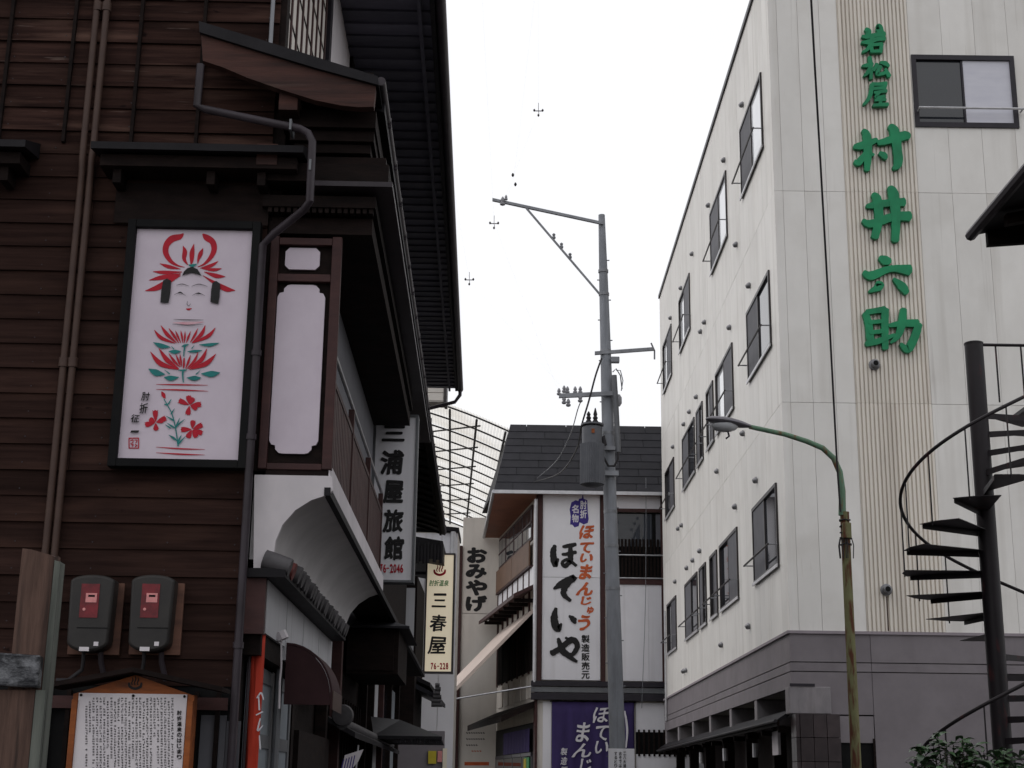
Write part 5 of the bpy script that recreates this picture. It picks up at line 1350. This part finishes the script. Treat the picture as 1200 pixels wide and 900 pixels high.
# top bracket arm and brace
def arm(pts, r, name, mat='galv', y=-.05, n=8):
    P_ = []
    for u, v in pts:
        x, z = pxz(u, v, y); P_.append((x, y, z))
    return B().tube(P_, r, n).build(name, mat, up_, True)
def beam(p, q, w_, h_, name, y=-.08, mat='galv'):
    (xa, za), (xb, zb) = pxz(*p, y), pxz(*q, y)
    return B().hexa([(xa, y - w_, za - h_), (xb, y - w_, zb - h_), (xb, y + w_, zb - h_), (xa, y + w_, za - h_), (xa, y - w_, za + h_), (xb, y - w_, zb + h_), (xb, y + w_, zb + h_), (xa, y + w_, za + h_)]).build(name, mat, up_)
beam((577, 234), (707, 262), .025, .024, 'bracket_arm'); beam((616, 243), (703, 345), .018, .024, 'brace', -.14)
for (u, v) in ((649, 277), (658, 288), (668, 300)):
    x, z = pxz(u, v, -.14); B().lathe([(.028, 0), (.034, .03), (.02, .05), (.03, .08), (.012, .10)], (x, -.14, z - .045), 8).build('peg', 'galv', up_, True)
ins_prof = [(.02, -.05), (.05, -.035), (.055, 0), (.03, .02), (.045, .05), (.035, .09), (.012, .13)]
insm = B().lathe(ins_prof, (0, 0, 0), 10).mesh('insulator', 'porcelain', True)
def insul(u, v, y, parent=None, s=1.0):
    x, z = pxz(u, v, y); o = bpy.data.objects.new('insulator', insm); COL.objects.link(o); o.parent = parent or up_; o.location = (x, y, z); o.scale = (s * .7, s * .7, s * .7); return o
for (u, v, s_) in ((589, 238, 1.3), (593, 233, .8)): insul(u, v, -.12, None, s_)
beam((697, 414), (766, 409), .025, .028, 'cross_arm'); arm([(763, 402), (767, 411), (767, 421)], .014, 'hook')
beam((655, 464), (724, 461), .03, .035, 'cross_arm', -.15)
for (u, v) in ((655, 461), (661, 458), (665, 459), (674, 459), (680, 459)): insul(u, v, -.15)
for (u, v) in ((661, 471), (666, 474), (680, 469)): insul(u, v, -.15, None, 1.1)
x, z = pxz(719, 424); B().box(x - .05, x + .09, -.16, -.06, z - .05, z + .05).build('clamp', 'galv', up_, bevel=.01)
x, z = pxz(724, 471); B().lathe([(.03, -.10), (.06, -.05), (.06, .05), (.03, .1)], (x, -.1, z), 10).build('fuse', 'porcelain', up_, True)
# protective pipe
arm([(719.5, 440), (722, 480), (724.5, 530)], .048, 'cable_guard', 'grey_metal', -.16, 10)
arm([(718, 436), (722, 432), (727, 440), (729, 456)], .010, 'jumper', 'grey_metal', -.16)
arm([(722, 434), (727, 434), (730, 446), (728, 458)], .008, 'jumper', 'grey_metal', -.2)
# transformer
x, zt = pxz(694, 499, -.28); _, zb = pxz(694, 570, -.28); zs = pxz(694, 521, -.28)[1]
tr = B().lathe([(.12, zb - zb), (.165, .03), (.165, zt - zb - .03), (.12, zt - zb)], (x, -.28, zb), 20).build('transformer', 'transformer', up_, True)
k = B(); nf = 40
for r0, z0, z1 in ((.19, zb + .03, zs),):
    pts = []
    for i in range(nf * 2): 
        a = math.pi * i / nf; rr_ = r0 + (.012 if i % 2 else 0); pts.append((x + rr_ * math.cos(a), -.28 + rr_ * math.sin(a)))
    k.prism(pts, 'z', z0, z1)
k.build('cooling_fins', 'transformer', tr)
B().lathe([(.19, 0), (.19, .03), (.05, .06)], (x, -.28, zt), 20).build('lid', 'transformer', tr, True)
for dx, h in ((-.06, .20), (.05, .26)): B().lathe([(.035, 0), (.05, .03), (.03, .06), (.045, .09), (.025, .12), (.035, .15), (.008, h)], (x + dx, -.30, zt + .04), 10).build('bushing', 'cable', tr, True)
B().box(x - .02, x + .03, -.46, -.44, zt - .16, zt - .09).build('nameplate', 'sign_wood', tr)
zc = pxz(715, 557)[1]; B().box(x + .10, px_(zc) + .14, -.20, -.10, zc - .04, zc + .04).build('hanger', 'galv', up_)
zc = pxz(715, 528)[1]; B().box(x + .10, px_(zc) + .10, -.20, -.10, zc - .03, zc + .03).build('hanger', 'galv', up_)
arm([(704, 505), (704, 520), (707, 535), (713, 546), (720, 546), (724, 538), (724, 530)], .020, 'loop_cable', 'cable', -.24)
arm([(702, 508), (703, 516), (706, 512), (708, 522)], .05, 'cable_bunch', 'cable', -.26)
# wires from the pole
def wire(pts, r, label, mat='cable', group=None):
    P_ = []
    for u, v, y in pts:
        x, z = WORLD.fy(u, v, y); P_.append((x, y, z))
    # smooth
    Q_ = []
    for i in range(len(P_) - 1):
        p0, p1, p2, p3 = P_[max(i - 1, 0)], P_[i], P_[i + 1], P_[min(i + 2, len(P_) - 1)]
        for j in range(6):
            t = j / 6
            Q_.append(tuple(.5 * (2 * p1[k] + (p2[k] - p0[k]) * t + (2 * p0[k] - 5 * p1[k] + 4 * p2[k] - p3[k]) * t * t + (3 * p1[k] - p0[k] - 3 * p2[k] + p3[k]) * t ** 3) for k in range(3)))
    Q_.append(P_[-1])
    o = B().tube(Q_, r, 6).build('overhead_wire', mat, None, True)
    return tag(o, label, 'wire', group or 'wires around the utility pole')
wire([(705, 420, 23.8), (698, 440, 23.7), (690, 470, 23.7), (682, 497, 23.75), (675, 528, 26), (655, 555, 32), (625, 565, 38.4)], .016, 'black wire running from the pole past the transformer to the bun shop roof corner')
wire([(681, 470, 23.85), (677, 480, 25), (668, 510, 29), (652, 540, 33), (630, 560, 38.4)], .010, 'thin wire from the lower cross arm down to the bun shop roof', 'galv')
wire([(757, 560, 38.7), (757, 640, 38.75), (756, 720, 38.8), (752, 830, 38.8)], .008, 'thin wire hanging down before the white wall panel right of the pole', 'galv')
# the insulators on nearly invisible wires against the white sky
for i, ((ua, va, ya), (uc, vc, yc), (ub, vb, yb), s_, lab) in enumerate((
        ((631, 130, 20), (590, 238, 24), (631, -200, 14), 1.0, 'thin pale wire rising to the top of the frame, with topmost insulator'),
        ((579, 262, 21), (655, 461, 24), (560, -100, 12), .9, 'thin pale wire with small insulator just below the bracket arm tip'),
        ((550, 328, 22), (661, 458, 24), (505, 60, 13), .9, 'thin pale wire with lowest and leftmost small insulator in the sky'),
        ((602, 210, 22), (593, 236, 24), (640, -120, 12), .7, 'thin pale wire with small dark clip just above the bracket arm'))):
    A_ = WORLD.fy(ua, va, ya); C_ = WORLD.fy(uc, vc, yc); D_ = WORLD.fy(ub, vb, yb)
    w_ = thing('line_wire', lab, 'wire', (A_[0], ya, 0), 0, 'wires around the utility pole')
    lc = lambda p, y: (p[0] - A_[0], y - ya, p[1])
    B().tube([lc(D_, yb), lc(A_, ya), lc(C_, yc - .05)], .00025, 4).build('strand', 'thin_wire', w_)
    if i == 3:
        for (u, v) in ((601, 205), (604, 216)):
            p = WORLD.fy(u, v, ya); k = lc(p, ya); B().lathe([(.012, -.03), (.024, 0), (.01, .03)], k, 8).build('clip', 'cable', w_, True)
    else:
        z = A_[1]
        B().tube([(-.06, 0, z), (.06, 0, z)], .008, 6).build('spreader', 'porcelain', w_, True)
        for dx, dz in ((-.062, .01), (.062, .01), (.0, -.07)): B().lathe([(.008, -.02), (.018, 0), (.008, .02)], (dx, 0, z + dz), 8).build('insulator', 'frame_bronze', w_, True)
        B().tube([(0, 0, z + .13), (0, 0, z), (.008, 0, z - .05)], .005, 6).build('hanger', 'porcelain', w_, True)
# notice plate on the pole
pn = fthing(PF, 'notice_plate', 'white notice plate with vertical black lettering tied to the utility pole', 'notice')
xa, za = pxz(713, 877, -.2); xb, _ = pxz(743.5, 877, -.2)
B().box(xa, xb, -.20, -.185, za - .75, za).build('plate', 'panel_white', pn)
for z in (za - .12, za - .62): B().tube([(px_(z) - .17, -.02, z), (px_(z) - .1, -.18, z), (px_(z) + .1, -.18, z), (px_(z) + .17, -.02, z)], .008, 6).build('tie', 'cable', pn)
PF._pl = -.2; ZN = zoom(640, 790, 7.5, PF); b = B()
for cI, (cx_, txt) in enumerate(((690, '二八大通'), (652, '古そでは'), (612, 'するとり'))):
    for j, ch in enumerate(txt): put_glyph(b, ch, ZN, cx_ - 13, cx_ + 13, 682 + j * 36, 712 + j * 36, -.204, .02)
b.build('lettering', 'print_black', pn)

# ================================================================== spiral staircase
ST = Frame(4.57, 14.0, 0.0)
ss = fthing(ST, 'spiral_staircase', 'black steel spiral staircase with thick central column on the right', 'staircase')
ztop = ST.fy(1143, 402, 0)[1]
B().tube([(0, 0, .12), (0, 0, ztop - .015)], .089, 20).build('column', 'stair', ss, True)
B().lathe([(.093, 0), (.093, .015), (.08, .02)], (0, 0, ztop - .016), 20).build('column_cap', 'stair', ss, True)
RAD = .80; NREV = 13; DA = 2 * math.pi / NREV; RISE = .1935
zW = ST.fy(1058, 644, 0)[1]                      # tread at the far left
def ang(z): return math.pi - (z - zW) / RISE * DA * -1.0       # going up: left -> front -> right
treads = []
n0 = -int((zW - .2) / RISE)
for n_ in range(n0, 16):
    z = zW + n_ * RISE
    if z < .25 or z > 5.25: continue
    a = math.pi + (n_ + .42) * DA                          # pi = left, 3pi/2 = front (towards the viewer)
    k = B(); h = DA * .56
    pr = [(.09 * math.cos(a - .5), .09 * math.sin(a - .5)), (RAD * math.cos(a - h), RAD * math.sin(a - h)), (RAD * 1.01 * math.cos(a), RAD * 1.01 * math.sin(a)), (RAD * math.cos(a + h), RAD * math.sin(a + h)), (.09 * math.cos(a + .5), .09 * math.sin(a + .5))]
    k.prism(pr, 'z', z - .006, z)
    t = k.build('tread', 'stair', ss)
    k = B()
    for s_ in (-1, 1):
        e = a + s_ * h; e0 = a + s_ * .5
        P0 = Vector((.09 * math.cos(e0), .09 * math.sin(e0), 0)); P1 = Vector((RAD * .96 * math.cos(e), RAD * .96 * math.sin(e), 0))
        d_ = (P1 - P0).normalized(); nrm = Vector((-d_.y, d_.x, 0)) * .003
        if s_ < 0:
            k.hexa([(P0.x - nrm.x, P0.y - nrm.y, z - .06), (P1.x - nrm.x, P1.y - nrm.y, z - .045), (P1.x + nrm.x, P1.y + nrm.y, z - .045), (P0.x + nrm.x, P0.y + nrm.y, z - .06),
                    (P0.x - nrm.x, P0.y - nrm.y, z - .0065), (P1.x - nrm.x, P1.y - nrm.y, z - .0065), (P1.x + nrm.x, P1.y + nrm.y, z - .0065), (P0.x + nrm.x, P0.y + nrm.y, z - .0065)])
    k.build('tread_flange', 'stair', t)
    treads.append((a, z))
RH = .68
for (a, z) in treads:
    x, y = (RAD - .012) * math.cos(a - h * .3), (RAD - .012) * math.sin(a - h * .3)
    B().tube([(x, y, z - .03), (x, y, z + RH - .03)], .0075, 6).build('baluster', 'stair', ss, True)
hp = []
a0, z0 = treads[0]; a1, z1 = treads[-1]
for i in range(161):
    t = i / 160; a = a0 + (a1 - a0) * t; hp.append(((RAD - .012) * math.cos(a), (RAD - .012) * math.sin(a), z0 + (z1 - z0) * t + RH))
B().tube(hp, .017, 8).build('handrail', 'stair', ss, True)
# top landing and its rail
zl = z1 + RISE
ld = B().box(.62, 2.2, .05, .85, zl - .04, zl).build('landing', 'stair', ss)
zrl = ST.fy(1180, 404.5, 0)[1]
B().tube([(.08, 0.0, zrl), (1.9, .0, zrl)], .016, 8).build('landing_rail', 'stair', ss, True)
for i in range(7): B().tube([(.215 + i * .25, .0, zl - .08), (.215 + i * .25, .0, zrl)], .009, 6).build('landing_baluster', 'stair', ss, True)
B().lathe([(.25, .12), (.25, .15), (.10, .16)], (0, 0, 0), 20).build('foot', 'stair', ss, True)
for xx in (1.75,):
    for yy in (-.7, .7): B().tube([(xx, yy, .12), (xx, yy, zl - .05)], .05, 10).build('landing_post', 'stair', ss, True)

# ================================================================== neighbour house whose eave enters at the right
NH = Frame(2.86, 9.0, 0.0)
nh = fthing(NH, 'neighbour_house', 'dark tiled eave corner of a house entering at the right edge', 'building')
x0, z0 = NH.fy(1145, 270, 0)
nr_ = B()
nr_.hexa([(x0, 0, z0 - .03), (x0, -6, z0 - .03), (x0 + 2.6, -6, z0 + .55), (x0 + 2.6, 0, z0 + .55), (x0, 0, z0 + .02), (x0, -6, z0 + .02), (x0 + 2.6, -6, z0 + .60), (x0 + 2.6, 0, z0 + .60)])
nr_.build('roof', 'roof_dark', nh)
nseg_ = 0
for i in range(12):
    xx = x0 + .0 + i * .22; zz = z0 + .02 + (i * .22) * .223
    B().tube([(xx + .03, .03, zz + .015), (xx + .03, -6.0, zz + .015)], .03, 8).build('roof_rib', 'roof_dark', nh, True)
for i in range(14): B().lathe([(.014, 0), (.02, .02), (.006, .035)], (x0 + .03, -.12 - i * .32, z0 + .06), 8).build('snow_stop', 'cable', nh, True)
B().tube([(x0 - .03, .05, z0 - .02), (x0 - .03, -6, z0 - .02)], .035, 8).build('gutter', 'drain', nh, True)
B().hexa([(x0 + .05, -.05, z0 - .12), (x0 + 2.6, -.05, z0 + .10), (x0 + 2.6, -.005, z0 + .10), (x0 + .05, -.005, z0 - .12), (x0 + .05, -.05, z0 - .012), (x0 + 2.6, -.05, z0 + .575), (x0 + 2.6, -.005, z0 + .575), (x0 + .05, -.005, z0 - .012)]).build('fascia', 'dark_wood', nh)
for i in range(12): B().hexa([(x0 + .06, -.4 - i * .48, z0 - .11), (x0 + 1.0, -.4 - i * .48, z0 + .08), (x0 + 1.0, -.34 - i * .48, z0 + .08), (x0 + .06, -.34 - i * .48, z0 - .11), (x0 + .06, -.4 - i * .48, z0 - .04), (x0 + 1.0, -.4 - i * .48, z0 + .16), (x0 + 1.0, -.34 - i * .48, z0 + .16), (x0 + .06, -.34 - i * .48, z0 - .04)]).build('rafter', 'dark_wood', nh)
B().box(1.0, 5, -6, -.15, 0, z0 + .2).build('wall', 'board', nh)

# ================================================================== shrubs at the foot of the stairs
def leaf_mesh(nm, L, W):
    b = B(); n_ = 6
    for i in range(n_ + 1):
        t = i / n_; wv = W * math.sin(math.pi * t ** .8) ** .9 if 0 < t < 1 else .001
        zz = .10 * L * math.sin(math.pi * t) - .25 * L * t * t
        b.v += [(-wv, L * t, zz + .18 * wv), (0, L * t, zz), (wv, L * t, zz + .18 * wv)]
    for i in range(n_):
        for j in (0, 1): b.f.append((3 * i + j, 3 * i + j + 1, 3 * i + j + 4, 3 * i + j + 3))
    return b.mesh(nm, 'leaf', True)
leaves = [leaf_mesh('leaf', .15, .030), leaf_mesh('leaf', .12, .026), leaf_mesh('leaf', .17, .034)]
def shrub(u, v, y, rad, hgt, nleaf, label):
    x, z = WORLD.fy(u, v, y)
    t = thing('leafy_shrub', label, 'shrub', (x, y, .12), 0, 'shrubs at the foot of the staircase')
    top_ = z - .12
    tips = []
    for i in range(nleaf // 9):
        a = random.uniform(0, 6.28); r_ = rad * math.sqrt(random.random()); hh = top_ - hgt * (r_ / rad) ** 2 * .8 - random.uniform(0, hgt * .35)
        tips.append(Vector((r_ * math.cos(a), r_ * math.sin(a), max(hh, .3))))
    for p in tips:
        B().tube([(0, 0, 0), (p.x * .35, p.y * .35, p.z * .5), tuple(p)], [.014, .010, .004], 6).build('stem', 'stem', t, True)
        for j in range(9):
            o = bpy.data.objects.new('leaf', random.choice(leaves)); COL.objects.link(o); o.parent = t
            a = j * 2.4 + random.uniform(-.4, .4); o.location = p + Vector((0, 0, -.016 * j + .02))
            o.rotation_euler = (R(random.uniform(-15, 38) - j * 3), R(random.uniform(-20, 20)), a); s_ = random.uniform(.7, 1.1); o.scale = (s_, s_, s_)
shrub(1116, 858, 12.2, .46, .42, 260, 'glossy green shrub before the staircase column, left and taller one')
shrub(1168, 872, 12.5, .42, .22, 180, 'glossy green shrub beneath the staircase, right and lower one')
